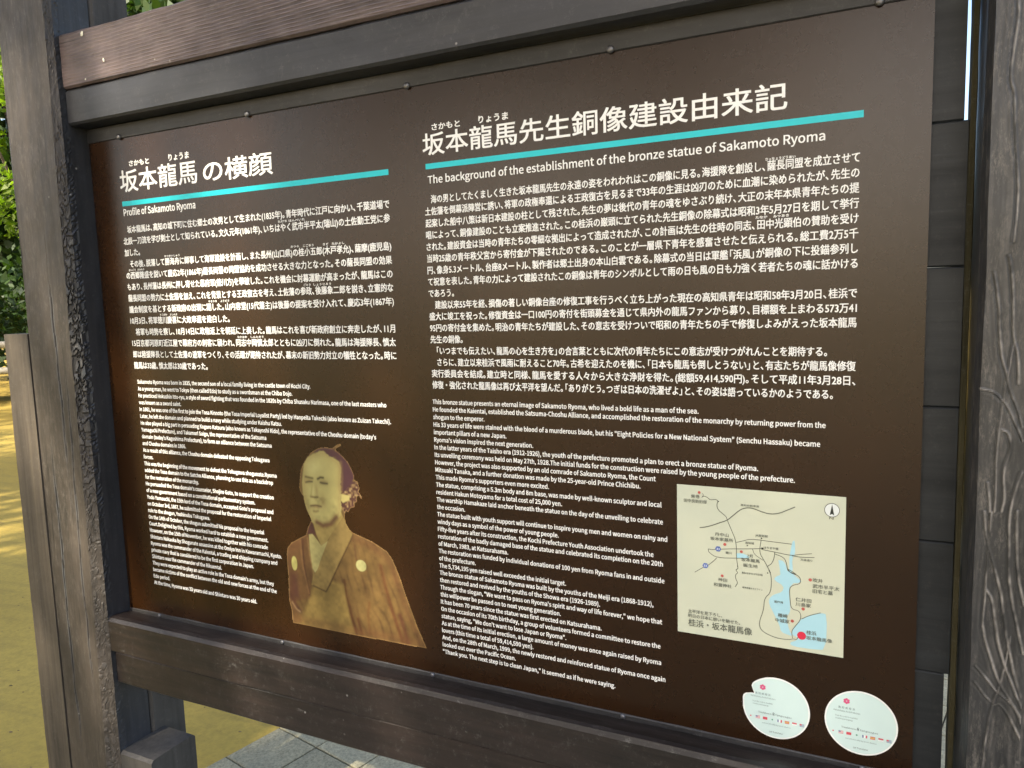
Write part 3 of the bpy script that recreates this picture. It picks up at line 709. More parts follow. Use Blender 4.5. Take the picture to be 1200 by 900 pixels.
RIGHT_JP = ['　海の男としてたくましく生きた坂本龍馬先生の永遠の姿をわれわれはこの銅像に見る。海援隊を創設し、薩長同盟を成立させて',
'土佐藩を倒幕派陣営に誘い、将軍の政権奉還による王政復古を見るまで33年の生涯は凶刃のために血潮に染められたが、先生の',
'起案した船中八策は新日本建設の柱として残された。先生の夢は後代の青年の魂をゆさぶり続け、大正の末年本県青年たちの提',
'唱によって、銅像建設のことも立案推進された。この桂浜の巌頭に立てられた先生銅像の除幕式は昭和3年5月27日を期して挙行',
'された。建設資金は当時の青年たちの零細な拠出によって造成されたが、この計画は先生の往時の同志、田中光顕伯の賛助を受け',
'当時25歳の青年秩父宮から寄付金が下賜されたのである。このことが一層県下青年を感奮させたと伝えられる。総工費2万5千',
'円、像身5.3メートル、台座8メートル、製作者は郷土出身の本山白雲である。除幕式の当日は軍艦「浜風」が銅像の下に投錨参列し',
'て祝意を表した。青年の力によって建設されたこの銅像は青年のシンボルとして雨の日も風の日も力強く若者たちの魂に話かける',
'であろう。',
'　建設以来55年を経、損傷の著しい銅像台座の修復工事を行うべく立ち上がった現在の高知県青年は昭和58年3月20日、桂浜で',
'盛大に竣工を祝った。修復資金は一口100円の寄付を街頭募金を通じて県内外の龍馬ファンから募り、目標額を上まわる573万41',
'95円の寄付金を集めた。明治の青年たちが建設した、その意志を受けついで昭和の青年たちの手で修復しよみがえった坂本龍馬',
'先生の銅像。',
'　「いつまでも伝えたい、龍馬の心を生き方を」の合言葉とともに次代の青年たちにこの意志が受けつがれんことを期待する。',
'　さらに、建立以来桂浜で風雨に耐えること70年。古希を迎えたのを機に、「日本も龍馬も倒しとうない」と、有志たちが龍馬像修復',
'実行委員会を結成。建立時と同様、龍馬を愛する人々から大きな浄財を得た。(総額59,414,590円)。そして平成11年3月28日、',
'修復・強化された龍馬像は再び太平洋を望んだ。「ありがとう。つぎは日本の洗濯ぜよ」と、その姿は語っているかのようである。']
LEFT_EN = ['Sakamoto Ryoma was born in 1835, the second son of a local family living in the castle town of Kochi City.',
'As a young man, he went to Tokyo (then called Edo) to study as a swordsman at the Chiba Dojo.',
'He practiced Hokushin Itto-ryu, a style of sword fighting that was founded in the 1820s by Chiba Shusaku Narimasa, one of the last masters who',
'was known as a sword saint.',
'In 1861, he was one of the first to join the Tosa Kinnoto (the Tosa Imperial Loyalist Party) led by Hanpeita Takechi (also known as Zuizan Takechi).',
'Later, he left the domain and planned to build a navy while studying under Kaishu Katsu.',
"He also played a big part in persuading Kogoro Katsura (also known as Takayoshi Kido), the representative of the Choshu domain (today's",
'Yamaguchi Prefecture), and Takamori Saigo, the representative of the Satsuma',
"domain (today's Kagoshima Prefecture), to form an alliance between the Satsuma",
'and Choshu domains in 1866.',
'As a result of this alliance, the Choshu domain defeated the opposing Tokugawa',
'forces.',
'This was the beginning of the movement to defeat the Tokugawa shogunate.Ryoma',
'added the Tosa domain to the Satcho Alliance, planning to use this as a backdrop',
'for the restoration of the monarchy.',
"He persuaded the Tosa domain's counselor, Shojiro Goto, to support the creation",
'of a new government based on a constitutional parliamentary system.',
"Yodo Yamauchi, the 15th lord of the Tosa domain, accepted Goto's proposal and",
'on October 3rd, 1867, he submitted the proposal for the restoration of imperial',
'rule to the shogun, Yoshinobu Tokugawa.',
'On the 14th of October, the shogun submitted his proposal to the Imperial',
'Court.Delighted by this, Ryoma worked hard to establish a new government.',
'However, on the 15th of November, he was killed together with his comrade',
'Shintaro Nakaoka by Shogunate assassins at the Omiya Inn in Kawaramachi, Kyoto.',
'Ryoma was the commander of the Kaientai, a trading and shipping company and',
'private navy that is considered to be the first corporation in Japan.',
'Shintaro was the commander of the Rikuentai.',
"They were expected to play an active role in the Tosa domain's army, but they",
'became victims of the conflict between the old and new forces at the end of the',
'Edo period.',
'At the time, Ryoma was 33 years old and Shintaro was 30 years old.']
RIGHT_EN = ['This bronze statue presents an eternal image of Sakamoto Ryoma, who lived a bold life as a man of the sea.',
'He founded the Kaientai, established the Satsuma-Choshu Alliance, and accomplished the restoration of the monarchy by returning power from the',
'shogun to the emperor.',
'His 33 years of life were stained with the blood of a murderous blade, but his "Eight Policies for a New National System" (Senchu Hassaku) became',
'important pillars of a new Japan.',
"Ryoma's vision inspired the next generation.",
'In the latter years of the Taisho era (1912-1926), the youth of the prefecture promoted a plan to erect a bronze statue of Ryoma.',
'Its unveiling ceremony was held on May 27th, 1928.The initial funds for the construction were raised by the young people of the prefecture.',
'However, the project was also supported by an old comrade of Sakamoto Ryoma, the Count',
'Mitsuaki Tanaka, and a further donation was made by the 25-year-old Prince Chichibu.',
"This made Ryoma's supporters even more excited.",
'The statue, comprising a 5.3m body and 8m base, was made by well-known sculptor and local',
'resident Hakun Motoyama for a total cost of 25,000 yen.',
'The warship Hamakaze laid anchor beneath the statue on the day of the unveiling to celebrate',
'the occasion.',
'The statue built with youth support will continue to inspire young men and women on rainy and',
'windy days as a symbol of the power of young people.',
'Fifty-five years after its construction, the Kochi Prefecture Youth Association undertook the',
'restoration of the badly damaged base of the statue and celebrated its completion on the 20th',
'of March, 1983, at Katsurahama.',
'The restoration was funded by individual donations of 100 yen from Ryoma fans in and outside',
'of the prefecture.',
'The 5,734,195 yen raised well exceeded the initial target.',
'The bronze statue of Sakamoto Ryoma was built by the youths of the Meiji era (1868-1912),',
'then restored and revived by the youths of the Showa era (1926-1989).',
'Through the slogan, "We want to pass on Ryoma\'s spirit and way of life forever," we hope that',
'this willpower be passed on to next young generation.',
'It has been 70 years since the statue was first erected on Katsurahama.',
'On the occasion of its 70th birthday, a group of volunteers formed a committee to restore the',
'statue, saying, "We don\'t want to lose Japan or Ryoma".',
'As at the time of its initial erection, a large amount of money was once again raised by Ryoma',
'lovers (this time a total of 59,414,590 yen).',
'And, on the 28th of March, 1999, the newly restored and reinforced statue of Ryoma once again',
'looked out over the Pacific Ocean.',
'"Thank you. The next step is to clean Japan," it seemed as if he were saying.']

xs = 1.0
for i, s in enumerate(LEFT_JP):
    ind = s.startswith('　'); s = s.strip('　')
    full = i not in (2, 8, 12)
    z = 1.5920 - .02470 * i
    r = lettering('text_line', s, -1.4700 if ind else -1.4845, z, .0165, x1=-.7845 if full else None, xs=xs, bold=.020)
    if full: xs = r
xs = 1.0
for i, s in enumerate(RIGHT_JP):
    ind = s.startswith('　'); s = s.strip('　')
    full = i not in (8, 12)
    z = 1.5930 - .02025 * i
    x1 = None if not full else (-.0585 if i == 13 else (-.0500 if i == 16 else -.0215))
    r = lettering('text_line', s, -.6975 if ind else -.7100, z, .0150, x1=x1, xs=xs, bold=.018)
    if full: xs = r
def english(lines, x0, z0, pitch, size, ref, refx, bold):
    # the squeeze measured on one full line serves the whole block
    w = span(lines[ref], font=FONT) * size / EM_LATIN
    q = (refx - x0) / w
    for i, s in enumerate(lines):
        lettering('text_line', s, x0, z0 - pitch * i, size, xs=q, bold=bold, kern=False)
english(LEFT_EN, -1.4790, 1.2610, .01545, .0112, 2, -.8120, .026)
english(RIGHT_EN, -.7110, 1.2400, .01380, .0106, 1, -.0588, .024)

# readings printed small above the names
def fc(line_z, pitch, i): return line_z - pitch * i
for s, i, a, b in (('たけち はんぺいた', 1, -1.0440, -.9780), ('かつかいしゅう', 3, -1.3620, -1.3170), ('かつら', 3, -1.0160, -.9960), ('こごろう', 3, -.9860, -.9600),
                   ('きど', 3, -.9380, -.9250), ('たかよし', 3, -.9170, -.8880), ('さいごう', 4, -1.4760, -1.4540), ('たかもり', 4, -1.4480, -1.4270),
                   ('ごとう', 6, -.9900, -.9730), ('しょうじろう', 6, -.9660, -.9240), ('やまうち', 7, -1.2440, -1.2200), ('ようどう', 7, -1.2100, -1.1860),
                   ('とくがわ', 8, -1.3900, -1.3680), ('よしのぶ', 8, -1.3600, -1.3380), ('なかおか', 10, -1.1700, -1.1440), ('しんたろう', 10, -1.1340, -1.1000)):
    lettering('furigana', s, a, 1.5920 - .0247 * i + .0158, .0052, x1=b, bold=.03, res=1)
for s, a, b, z in (('さっちょうどうめい', -.1430, -.1030, 1.6065), ('たなか', -.1560, -.1400, 1.5265), ('みつあき', -.1320, -.1110, 1.5265)):
    lettering('furigana', s, a, z - .0004, .0046, x1=b, bold=.03, res=1)

# ------------------------------------------------------------------ portrait (flat sepia print)
def inside(poly, X, Y):
    r = np.zeros(X.shape, bool); n = len(poly)
    for i in range(n):
        x1, y1 = poly[i]; x2, y2 = poly[(i + 1) % n]
        c = ((y1 > Y) != (y2 > Y)) & (X < (x2 - x1) * (Y - y1) / (y2 - y1 + 1e-12) + x1)
        r ^= c
    return r
def dist_line(pts, X, Y):
    d = np.full(X.shape, 9.)
    for (x1, y1), (x2, y2) in zip(pts[:-1], pts[1:]):
        L = (x2 - x1) ** 2 + (y2 - y1) ** 2 + 1e-12
        t = np.clip(((X - x1) * (x2 - x1) + (Y - y1) * (y2 - y1)) / L, 0, 1)
        d = np.minimum(d, np.hypot(X - x1 - t * (x2 - x1), Y - y1 - t * (y2 - y1)))
    return d
def polydist(poly, X, Y):
    d = dist_line(list(poly) + [poly[0]], X, Y)
    return np.where(inside(poly, X, Y), d, -d)

def portrait():
    st = .00125
    xs_ = np.arange(-1.0860, -.7300, st); zs = np.arange(.7600, 1.1640, st)
    X, Z = np.meshgrid(xs_, zs)
    rng = np.random.RandomState(3)
    def c(r, g, b): return np.array(lin(r, g, b, 1.0)[:3]) * 1.02
    im = np.ones(X.shape + (3,)) * c(104, 80, 44)
    def soft(k, w): return np.clip(k / w + .5, 0, 1)[..., None]
    def paint(a, col): nonlocal im; im = im * (1 - a) + np.array(col) * a
    def blur_noise(s, seed):
        r = np.random.RandomState(seed)
        gx = int(X.shape[1] / s) + 3; gy = int(X.shape[0] / s) + 3
        g = r.rand(gy, gx)
        yy = np.arange(X.shape[0]) / s; xx = np.arange(X.shape[1]) / s
        y0 = yy.astype(int); x0 = xx.astype(int); fy = (yy - y0)[:, None]; fx = (xx - x0)[None]
        fy = fy * fy * (3 - 2 * fy); fx = fx * fx * (3 - 2 * fx)
        return (g[y0][:, x0] * (1 - fy) * (1 - fx) + g[y0 + 1][:, x0] * fy * (1 - fx) + g[y0][:, x0 + 1] * (1 - fy) * fx + g[y0 + 1][:, x0 + 1] * fy * fx)
    PDt = {k: polydist(v, X, Z) for k, v in PP.items()}
    LDt = {k: dist_line(v, X, Z) for k, v in PL.items()}
    # robe
    cloth = blur_noise(14, 1) * .6 + blur_noise(5, 2) * .4
    paint(np.ones(X.shape + (1,)), c(106, 82, 46))
    vert = np.sin((X + .9 + (Z - .95) * .25) * 150 + 6 * blur_noise(46, 5)) * .5 + .5
    paint((vert ** 2 * .55 * blur_noise(30, 8))[..., None], c(70, 46, 26))
    vert2 = np.sin((X + .9 + (Z - .95) * .35) * 330 + 7 * blur_noise(36, 15)) * .5 + .5
    paint((vert2 ** 3 * .60 * blur_noise(24, 18))[..., None], c(64, 40, 24))
    paint(soft(PDt['front'], .008) * .8, c(134, 112, 62))
    paint(soft(PDt['robeL'], .004) * .85, c(100, 70, 42))
    paint(soft(PDt['sleeve'], .012) * .85, c(70, 38, 36))
    paint(soft(PDt['lapel'], .003) * .9, c(130, 108, 62))
    for k, w, col, a in (('f1', .0035, (66, 36, 26), .8), ('f2', .0040, (70, 38, 20), .8), ('f3', .0040, (92, 62, 32), .7), ('f4', .0050, (84, 50, 28), .8),
                         ('f5', .0060, (74, 40, 28), .8), ('f6', .0030, (80, 52, 32), .6), ('f7', .004, (76, 42, 22), .8), ('f8', .006, (58, 28, 28), .8),
                         ('lapline', .0020, (82, 60, 30), .9), ('lite1', .0025, (150, 122, 78), .6), ('lite2', .0022, (168, 140, 104), .6), ('lite3', .0025, (140, 104, 66), .6)):
        paint((np.exp(-(LDt[k] / w) ** 2) * a)[..., None], c(*col))
    # edge of the cut-out: darker inside, pale rim
    eo = PDt['outline']
    paint((np.exp(-((eo - .010) / .010) ** 2) * .45 * (Z < 1.0))[..., None], c(92, 58, 36))
    # neck, shirt
    paint(soft(PDt['neck'], .003), c(146, 126, 74))
    paint(soft(PDt['shirt'], .002), c(160, 150, 98))
    paint(soft(PDt['lcollar'], .003), c(72, 42, 38))
    paint(soft(PDt['lapel'], .002) * (Z < 1.02)[..., None], c(134, 112, 66))
    paint((np.exp(-(LDt['lapline'] / .0018) ** 2) * .8)[..., None], c(80, 58, 30))
    # head
    paint(soft(PDt['face'], .004), c(166, 156, 100))
    fx = (X - (-.955)) / .05
    inf = np.clip(PDt['face'] / .004, 0, 1)
    shade = np.clip((X + .935) / .035, 0, 1) * inf
    paint((shade * .55)[..., None], c(126, 94, 56))
    edge_ = np.exp(-(PDt['face'] / .010) ** 2) * inf
    paint((edge_ * .45)[..., None], c(130, 104, 62))
    def blob(cx, cz, rx_, rz_, col, a_):
        e = ((X - cx) / rx_) ** 2 + ((Z - cz) / rz_) ** 2
        paint((np.exp(-e) * a_ * inf)[..., None], c(*col))
    fx0, fx1 = PL['eye1'][1]; gx0, gx1 = PL['eye2'][1]
    blob(fx0, fx1 + .002, .011, .006, (120, 98, 60), .55); blob(gx0, gx1 + .002, .011, .006, (112, 90, 56), .6)
    nx0, nx1 = PL['nose'][1]
    blob(nx0 + .008, nx1 + .014, .004, .014, (130, 108, 66), .5); blob(nx0 - .001, nx1 + .012, .003, .016, (190, 180, 124), .5)
    mx0, mx1 = PL['mouth'][1]
    blob(mx0, mx1 - .003, .012, .004, (130, 98, 64), .55); blob(mx0 + .018, mx1 + .010, .008, .014, (132, 104, 62), .45)
    blob(mx0 - .002, mx1 + .075, .020, .018, (186, 178, 122), .55); blob(mx0 - .012, mx1 + .026, .006, .010, (184, 174, 118), .4)
    paint((np.exp(-(LDt['chin'] / .0055) ** 2) * .85)[..., None], c(86, 44, 34))
    paint(soft(PDt['curls'], .003) * .95, c(118, 92, 66))
    cur = blur_noise(3.2, 9)
    paint(((PDt['curls'] > 0) * np.clip((cur - .45) * 5, 0, 1))[..., None] * .9, c(66, 34, 34))
    paint(((PDt['curls'] > 0) * np.clip((.30 - cur) * 6, 0, 1))[..., None] * .8, c(160, 138, 98))
    paint(soft(PDt['ear'], .003), c(170, 158, 100))
    hw = PDt['hair'] + (blur_noise(4, 12) - .5) * .006
    paint(soft(hw, .004), c(72, 42, 50))
    tk = (PDt['outline'] > 0) & (Z > 1.118) & (X > -.945) & (PDt['hair'] < 0) & (PDt['face'] < 0)
    for k, w, col, a in (('brow1', .0026, (80, 66, 38), .85), ('brow2', .0026, (62, 50, 28), .95), ('eye1', .0021, (74, 60, 38), .85), ('eye2', .0023, (62, 50, 32), .9),
                         ('nose', .0024, (92, 74, 42), .85), ('noseside', .0022, (146, 134, 80), .6), ('mouth', .0022, (84, 62, 40), .85), ('lip', .0028, (112, 92, 54), .7),
                         ('sh', .004, (130, 104, 70), .5)):
        paint((np.exp(-(LDt[k] / w) ** 2) * a)[..., None], c(*col))
    for nm, (ec, ex, ez), col in (('a', PE['crest1'], (176, 168, 100)), ('b', PE['crest2'], (156, 152, 104))):
        e = ((X - ec[0]) / abs(ex[0] - ec[0])) ** 2 + ((Z - ec[1]) / abs(ez[1] - ec[1])) ** 2
        paint(np.clip((1.15 - e) / .35, 0, 1)[..., None], c(*col))
    rim = np.exp(-(eo / .0016) ** 2)[..., None] * .75
    paint(rim, c(150, 118, 76))
    body_ = (Z < 1.045)[..., None] * 1.0
    im *= (1 - body_) * (.92 + .16 * cloth)[..., None] + body_ * (.66 + .62 * cloth)[..., None] * (1 + .05 * (rng.rand(*X.shape) - .5))[..., None]
    keep = eo > -.0004
    idx = -np.ones(X.shape, int)
    H, W = X.shape
    cell = keep[:-1, :-1] & keep[1:, :-1] & keep[:-1, 1:] & keep[1:, 1:]
    used = np.zeros(X.shape, bool)
    used[:-1, :-1] |= cell; used[1:, :-1] |= cell; used[:-1, 1:] |= cell; used[1:, 1:] |= cell
    idx[used] = np.arange(used.sum())
    V = np.stack([X[used], np.full(used.sum(), YT), Z[used]], 1)
    J, I = np.nonzero(cell)
    F = np.stack([idx[J, I], idx[J, I + 1], idx[J + 1, I + 1], idx[J + 1, I]], 1)
    colr = np.concatenate([np.clip(im[used] * (.78, .79, .76), .002, .9), np.ones((used.sum(), 1))], 1)
    o = mesh_obj('portrait', V, F.tolist(), MAT['portrait'], sheet, attrs={'print': colr})
    o['label'] = 'sepia portrait of a person in a kimono, hair tied back'
portrait()

# ------------------------------------------------------------------ map
mp = mesh_obj('map_print', [(x, YS - .0006 * k, z) for k in (0, 1) for (x, z) in ((-.2717, .8882), (-.0300, .8882), (-.0300, 1.1278), (-.2717, 1.1278))],
              [(4, 5, 6, 7), (0, 4, 7, 3), (5, 1, 2, 6), (7, 6, 2, 3), (0, 1, 5, 4)], MAT['map'], board)
mp['label'] = 'pale printed map of roads and a blue bay'
YM = YS - .0006
def smooth_line(pts, it=2):
    for _ in range(it):
        q = [pts[0]]
        for a, b in zip(pts[:-1], pts[1:]):
            q.append((a[0] * .75 + b[0] * .25, a[1] * .75 + b[1] * .25)); q.append((a[0] * .25 + b[0] * .75, a[1] * .25 + b[1] * .75))
        q.append(pts[-1]); pts = q
    return pts
def ribbon(name, pts, w, y, mat, parent):
    pts = smooth_line([tuple(p) for p in pts])
    V = []; F = []
    for i, p in enumerate(pts):
        a = pts[max(0, i - 1)]; b = pts[min(len(pts) - 1, i + 1)]
        dx, dz = b[0] - a[0], b[1] - a[1]; L = math.hypot(dx, dz) + 1e-9
        nx, nz = -dz / L * w / 2, dx / L * w / 2
        V += [(p[0] + nx, y, p[1] + nz), (p[0] - nx, y, p[1] - nz)]
    for i in range(len(pts) - 1): F.append((2 * i, 2 * i + 1, 2 * i + 3, 2 * i + 2))
    return mesh_obj(name, V, F, mat, parent)
for k, w in enumerate(WATER):
    flatpoly('water_area', smooth_line([tuple(p) for p in w], 1), YM - .0002 - .00003 * k, MAT['map_water'], mp)
for k, (w, pts) in enumerate(ROADS):
    ribbon('map_road', pts, .00095 * w, YM - .00040 - .00001 * k, MAT['map_road'], mp)
def disc(name, x, z, r, y, mat, parent, K=20):
    return flatpoly(name, [(x + r * math.cos(2 * math.pi * i / K), z + r * math.sin(2 * math.pi * i / K)) for i in range(K)], y, mat, parent)
for k, (kind, p, r) in enumerate(DOTS):
    x, z = p
    if kind == 'r': disc('map_marker', x, z, r, YM - .00065, MAT['map_bigred' if r > .004 else 'map_red'], mp)
    elif kind == 'b':
        disc('route_shield', x, z, r, YM - .00065, MAT['map_blue'], mp, 6)
        lettering('map_lettering', '33' if z > .97 else '56', x - .0026, z - .0018, .0048, x1=x + .0026, mat='map_white', parent=mp, y=YM - .0008, res=1)
    elif kind == 'k': disc('map_marker', x, z, r, YM - .00065, MAT['map_black'], mp, 3)
    else:
        disc('compass', x, z, .0102, YM - .00062, MAT['map_black'], mp, 28)
        disc('compass', x, z, .0095, YM - .00068, MAT['map_white'], mp, 28)
        flatpoly('compass', [(x, z + .0088), (x + .0030, z - .0076), (x, z - .0055), (x - .0030, z - .0076)], YM - .00078, MAT['map_black'], mp)
for s, a, b, z, h in LABELS:
    big = h > .016
    lettering('map_lettering', s, a, z + h * .10, h * 1.0, x1=b, bold=.012 if big else .014, mat='map_text', parent=mp, y=YM - .00085, res=2, kern=False)

# ------------------------------------------------------------------ stickers
def sticker(cx, cz, notch, label):
    r = .0486
    y0 = YS
    root = empty('sticker', (cx, y0, cz))
    tag(root, label, 'sticker', 'round stickers on the lower right of the brown sheet')
    K = 72; rim = []
    for i in range(K):
        a = 2 * math.pi * i / K; rr = r
        if notch:
            d = (a - 2.62 + math.pi) % (2 * math.pi) - math.pi
            rr -= .0120 * math.exp(-(d / .13) ** 2) * (1 if d < 0 else .9)
            rr += .0012 * math.exp(-((d - .3) / .1) ** 2)
        rim.append((cx + rr * math.cos(a), cz + rr * math.sin(a)))
    y1 = y0 - .0004
    V = [(x, y0, z) for x, z in rim] + [(x, y1, z) for x, z in rim] + [(cx, y1, cz)]
    F = [(i, K + i, K + (i + 1) % K, (i + 1) % K)[::-1] for i in range(K)] + [(K + i, K + (i + 1) % K, 2 * K) for i in range(K)]
    mesh_obj('sticker_base', V, F, MAT['sticker_rim'], root)
    inner = [(cx + (x - cx) * .955, cz + (z - cz) * .955) for x, z in rim]
    flatpoly('printed_face', inner, y1 - .00015, MAT['sticker'], root)
    y2 = y1 - .0004
    # six-petalled pink emblem
    lx, lz = cx - .0192, cz + .0303
    for k in range(6):
        a = math.pi / 6 + k * math.pi / 3
        px, pz = lx + .0026 * math.cos(a), lz + .0026 * math.sin(a)
        disc('emblem_petal', px, pz, .0021, y2 - .00002 * k, MAT['pink'], root, 6)
    def tl(s, x0, x1, z, h, mat='st_text'):
        lettering('text_line', s, cx + x0, cz + z, h, x1=cx + x1, bold=.004, mat=mat, parent=root, y=y2, res=1, kern=False)
    tl('高 知 県 桂 浜', -.0301, -.0078, .0180, .0040)
    tl('Katsurahama, Kochi Prefecture', -.0364, -.0008, .0130, .0034)
    tl('Scan the code to read this', -.0342, -.0042, .0050, .0028)
    tl('board in your language', -.0335, -.0104, .0008, .0028)
    tl('Translations in', -.0254, -.0062, -.0118, .0034, 'st_dark')
    tl('8', -.0050, -.0016, -.0124, .0070, 'st_dark')
    tl('languages', .0000, .0229, -.0118, .0034, 'st_dark')
    tl('automatically by your device', -.0200, .0214, -.0278, .0028)
    tl('QR Translator', -.0094, .0106, -.0402, .0032, 'st_dark')
    # row of eight little flags
    y3 = y2 - .0002
    W_, H_ = .0066, .0042
    fz = -.0190
    for k in range(8):
        fx = -.0366 + .01058 * k
        x0, x1, z0, z1 = cx + fx - W_ / 2, cx + fx + W_ / 2, cz + fz - H_ / 2, cz + fz + H_ / 2
        b = lambda a0, a1, b0, b1, m, dy=0: box2('flag', x0 + W_ * a0, x0 + W_ * a1, z0 + H_ * b0, z0 + H_ * b1, y3 - dy, MAT[m], root)
        if k == 0: disc('flag', cx + fx, cz + fz, .0011, y3, MAT['flag_red'], root, 12); continue
        if k == 1:
            b(0, 1, 0, 1, 'sticker_rim')
            for q in (0, .4, .8): b(0, 1, q, q + .2, 'flag_red', .0001)
            b(0, .45, .5, 1, 'flag_blue', .0002)
        elif k == 2: b(0, 1, 0, 1, 'flag_red')
        elif k == 3: disc('flag', cx + fx, cz + fz, .0013, y3, MAT['flag_green'], root, 12)
        elif k == 4: b(0, .3, 0, 1, 'flag_blue'); b(.3, .7, 0, 1, 'sticker_rim'); b(.7, 1, 0, 1, 'flag_red')
        elif k == 5: b(0, 1, 0, .25, 'flag_red'); b(0, 1, .25, .75, 'flag_gold'); b(0, 1, .75, 1, 'flag_red')
        elif k == 6: b(0, 1, 0, .4, 'sticker_rim'); b(0, 1, .5, 1, 'flag_red')
        elif k == 7:
            for q in (0, .4, .8): b(0, 1, q, q + .2, 'flag_blue')
            b(0, .45, .5, 1, 'flag_red', .0001)
    return root
sticker(-.1224, .7904, True, 'round pale sticker with a torn notch in its upper left edge, left of the two')
sticker(-.0051, .7929, False, 'round pale sticker with a complete undamaged edge, nearest the lower right corner')

# ================================================================== GROUND
def grid(name, x0, x1, y0, y1, z, nx, ny, mat, kind='structure', relief=0):
    xs_ = np.linspace(x0, x1, nx); ys_ = np.linspace(y0, y1, ny)
    V = [(x, y, z + (relief * fnoise(x * .4, y * .4, 0) if relief else 0)) for y in ys_ for x in xs_]
    F = [(j * nx + i, j * nx + i + 1, (j + 1) * nx + i + 1, (j + 1) * nx + i) for j in range(ny - 1) for i in range(nx - 1)]
    o = mesh_obj(name, V, F, mat)
    tag(o, kind=kind)
    return o
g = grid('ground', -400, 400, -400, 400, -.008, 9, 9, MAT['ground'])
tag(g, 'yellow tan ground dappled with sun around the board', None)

# pavers: 20 cm square tiles in a tilted grid
P0 = np.array((-1.7962, .6726)); ua = np.array((.9777, -.2100)); va = np.array((.2100, .9777))
def gp(i, j): return P0 + ua * i * .2 + va * j * .2
bx = [gp(-.02, -60), gp(50, -60), gp(50, 18), gp(-.02, 18)]
pv = mesh_obj('paving', [(p[0], p[1], -.0040) for p in bx], [(0, 1, 2, 3)], MAT['bedding'])
tag(pv, 'grey square paving slabs under and behind the board', None, kind='structure')
def paver_mesh():
    h = .0975; c = .003
    V = [(-h, -h, -.003), (h, -h, -.003), (h, h, -.003), (-h, h, -.003), (-h, -h, .001), (h, -h, .001), (h, h, .001), (-h, h, .001),
         (-h + c, -h + c, .003), (h - c, -h + c, .003), (h - c, h - c, .003), (-h + c, h - c, .003)]
    F = []
    for a in (0, 4):
        for i in range(4): F.append((a + i, a + (i + 1) % 4, a + 4 + (i + 1) % 4, a + 4 + i))
    F.append((8, 9, 10, 11))
    return V, F
PV, PF = paver_mesh()
pm = bpy.data.meshes.new('paver'); pm.from_pydata(PV, [], PF); pm.materials.append(MAT['paver'])
rz = math.atan2(ua[1], ua[0])
random.seed(8)
restV = []; restF = []
for i in range(50):
    for j in range(-60, 18):
        c = gp(i + .5, j + .5)
        if i < 14 and -4 <= j < 9:
            o = bpy.data.objects.new('paver', pm)
            o.location = (c[0], c[1], .0 + random.uniform(-.0008, .0008))
            o.rotation_euler = (random.uniform(-.003, .003), random.uniform(-.003, .003), rz + random.uniform(-.004, .004))
            o.parent = pv
            COL.objects.link(o)
        else:
            b0 = len(restV); ca, sa = math.cos(rz), math.sin(rz)
            for (x, y, z) in PV: restV.append((c[0] + x * ca - y * sa, c[1] + x * sa + y * ca, z))
            restF += [tuple(b0 + q for q in f) for f in PF]
o = mesh_obj('paver_field', restV, restF, MAT['paver'], pv)
tag(o, kind='stuff')

# ================================================================== RAILING
rail = empty('wooden_railing', (-12.0, 5.0, 0))
tag(rail, 'low pale two-rail wooden railing at the far edge of the tan ground', 'railing')
def tube(name, pts, r0, r1, mat, parent=None, K=8, origin=(0, 0, 0), seed=0):
    V = []; F = []; n = len(pts)
    for i, p in enumerate(pts):
        p = Vector(p); a = Vector(pts[max(0, i - 1)]); b = Vector(pts[min(n - 1, i + 1)])
        d = (b - a).normalized()
        u = d.cross(Vector((0, 0, 1)) if abs(d.z) < .9 else Vector((1, 0, 0))).normalized(); w = d.cross(u)
        r = r0 + (r1 - r0) * i / (n - 1)
        for k in range(K):
            t = 2 * math.pi * k / K
            rr = r * (1 + .12 * fnoise(p.x * 3 + math.cos(t), p.y * 3 + math.sin(t), p.z * 3 + seed))
            V.append(p + u * rr * math.cos(t) + w * rr * math.sin(t))
    for i in range(n - 1):
        for k in range(K):
            F.append((i * K + k, i * K + (k + 1) % K, (i + 1) * K + (k + 1) % K, (i + 1) * K + k))
    F.append(tuple(reversed(range(K)))); F.append(tuple((n - 1) * K + k for k in range(K)))
    return (V, F) if name is None else mesh_obj(name, V, F, mat, parent, smooth=True, origin=origin)
A_ = Vector((-17.5, 1.2, 0)); B_ = Vector((-4.0, 9.4, 0))
def rl(t): return A_.lerp(B_, t)
for z in (.66, 1.02):
    tube('rail', [rl(t / 12) + Vector((0, 0, z + .01 * math.sin(t * 2.1))) for t in range(13)], .05, .05, MAT['rail_fence'], rail)
for k in range(9):
    p = rl(k / 8)
    tube('railing_post', [p + Vector((0, 0, -.1)), p + Vector((0, 0, .6)), p + Vector((0, 0, 1.12))], .065, .06, MAT['rail_fence'], rail)

# ================================================================== TREES
def leaves(n, centres, radii, size, seed, squash=.75):
    rng = np.random.RandomState(seed)
    k = rng.randint(0, len(centres), n)
    c = np.array(centres)[k]; r = np.array(radii)[k]
    d = rng.normal(size=(n, 3)); d /= np.linalg.norm(d, axis=1)[:, None]
    rad = rng.rand(n) ** .45
    p = c + d * (r * rad)[:, None] * np.array((1, 1, squash))
    a = rng.normal(size=(n, 3)); a /= np.linalg.norm(a, axis=1)[:, None]
    b = np.cross(a, rng.normal(size=(n, 3))); b /= np.linalg.norm(b, axis=1)[:, None]
    s = size * (.6 + .8 * rng.rand(n))[:, None]
    V = np.stack([p - a * s, p + b * s * .45, p + a * s, p - b * s * .45], 1).reshape(-1, 3)
    F = np.arange(n * 4).reshape(-1, 4)
    tone = np.clip(.25 + .5 * rng.rand(n) + .3 * rng.rand(len(centres))[k] - .15, 0, 1)
    return V, F.tolist(), np.repeat(tone, 4)

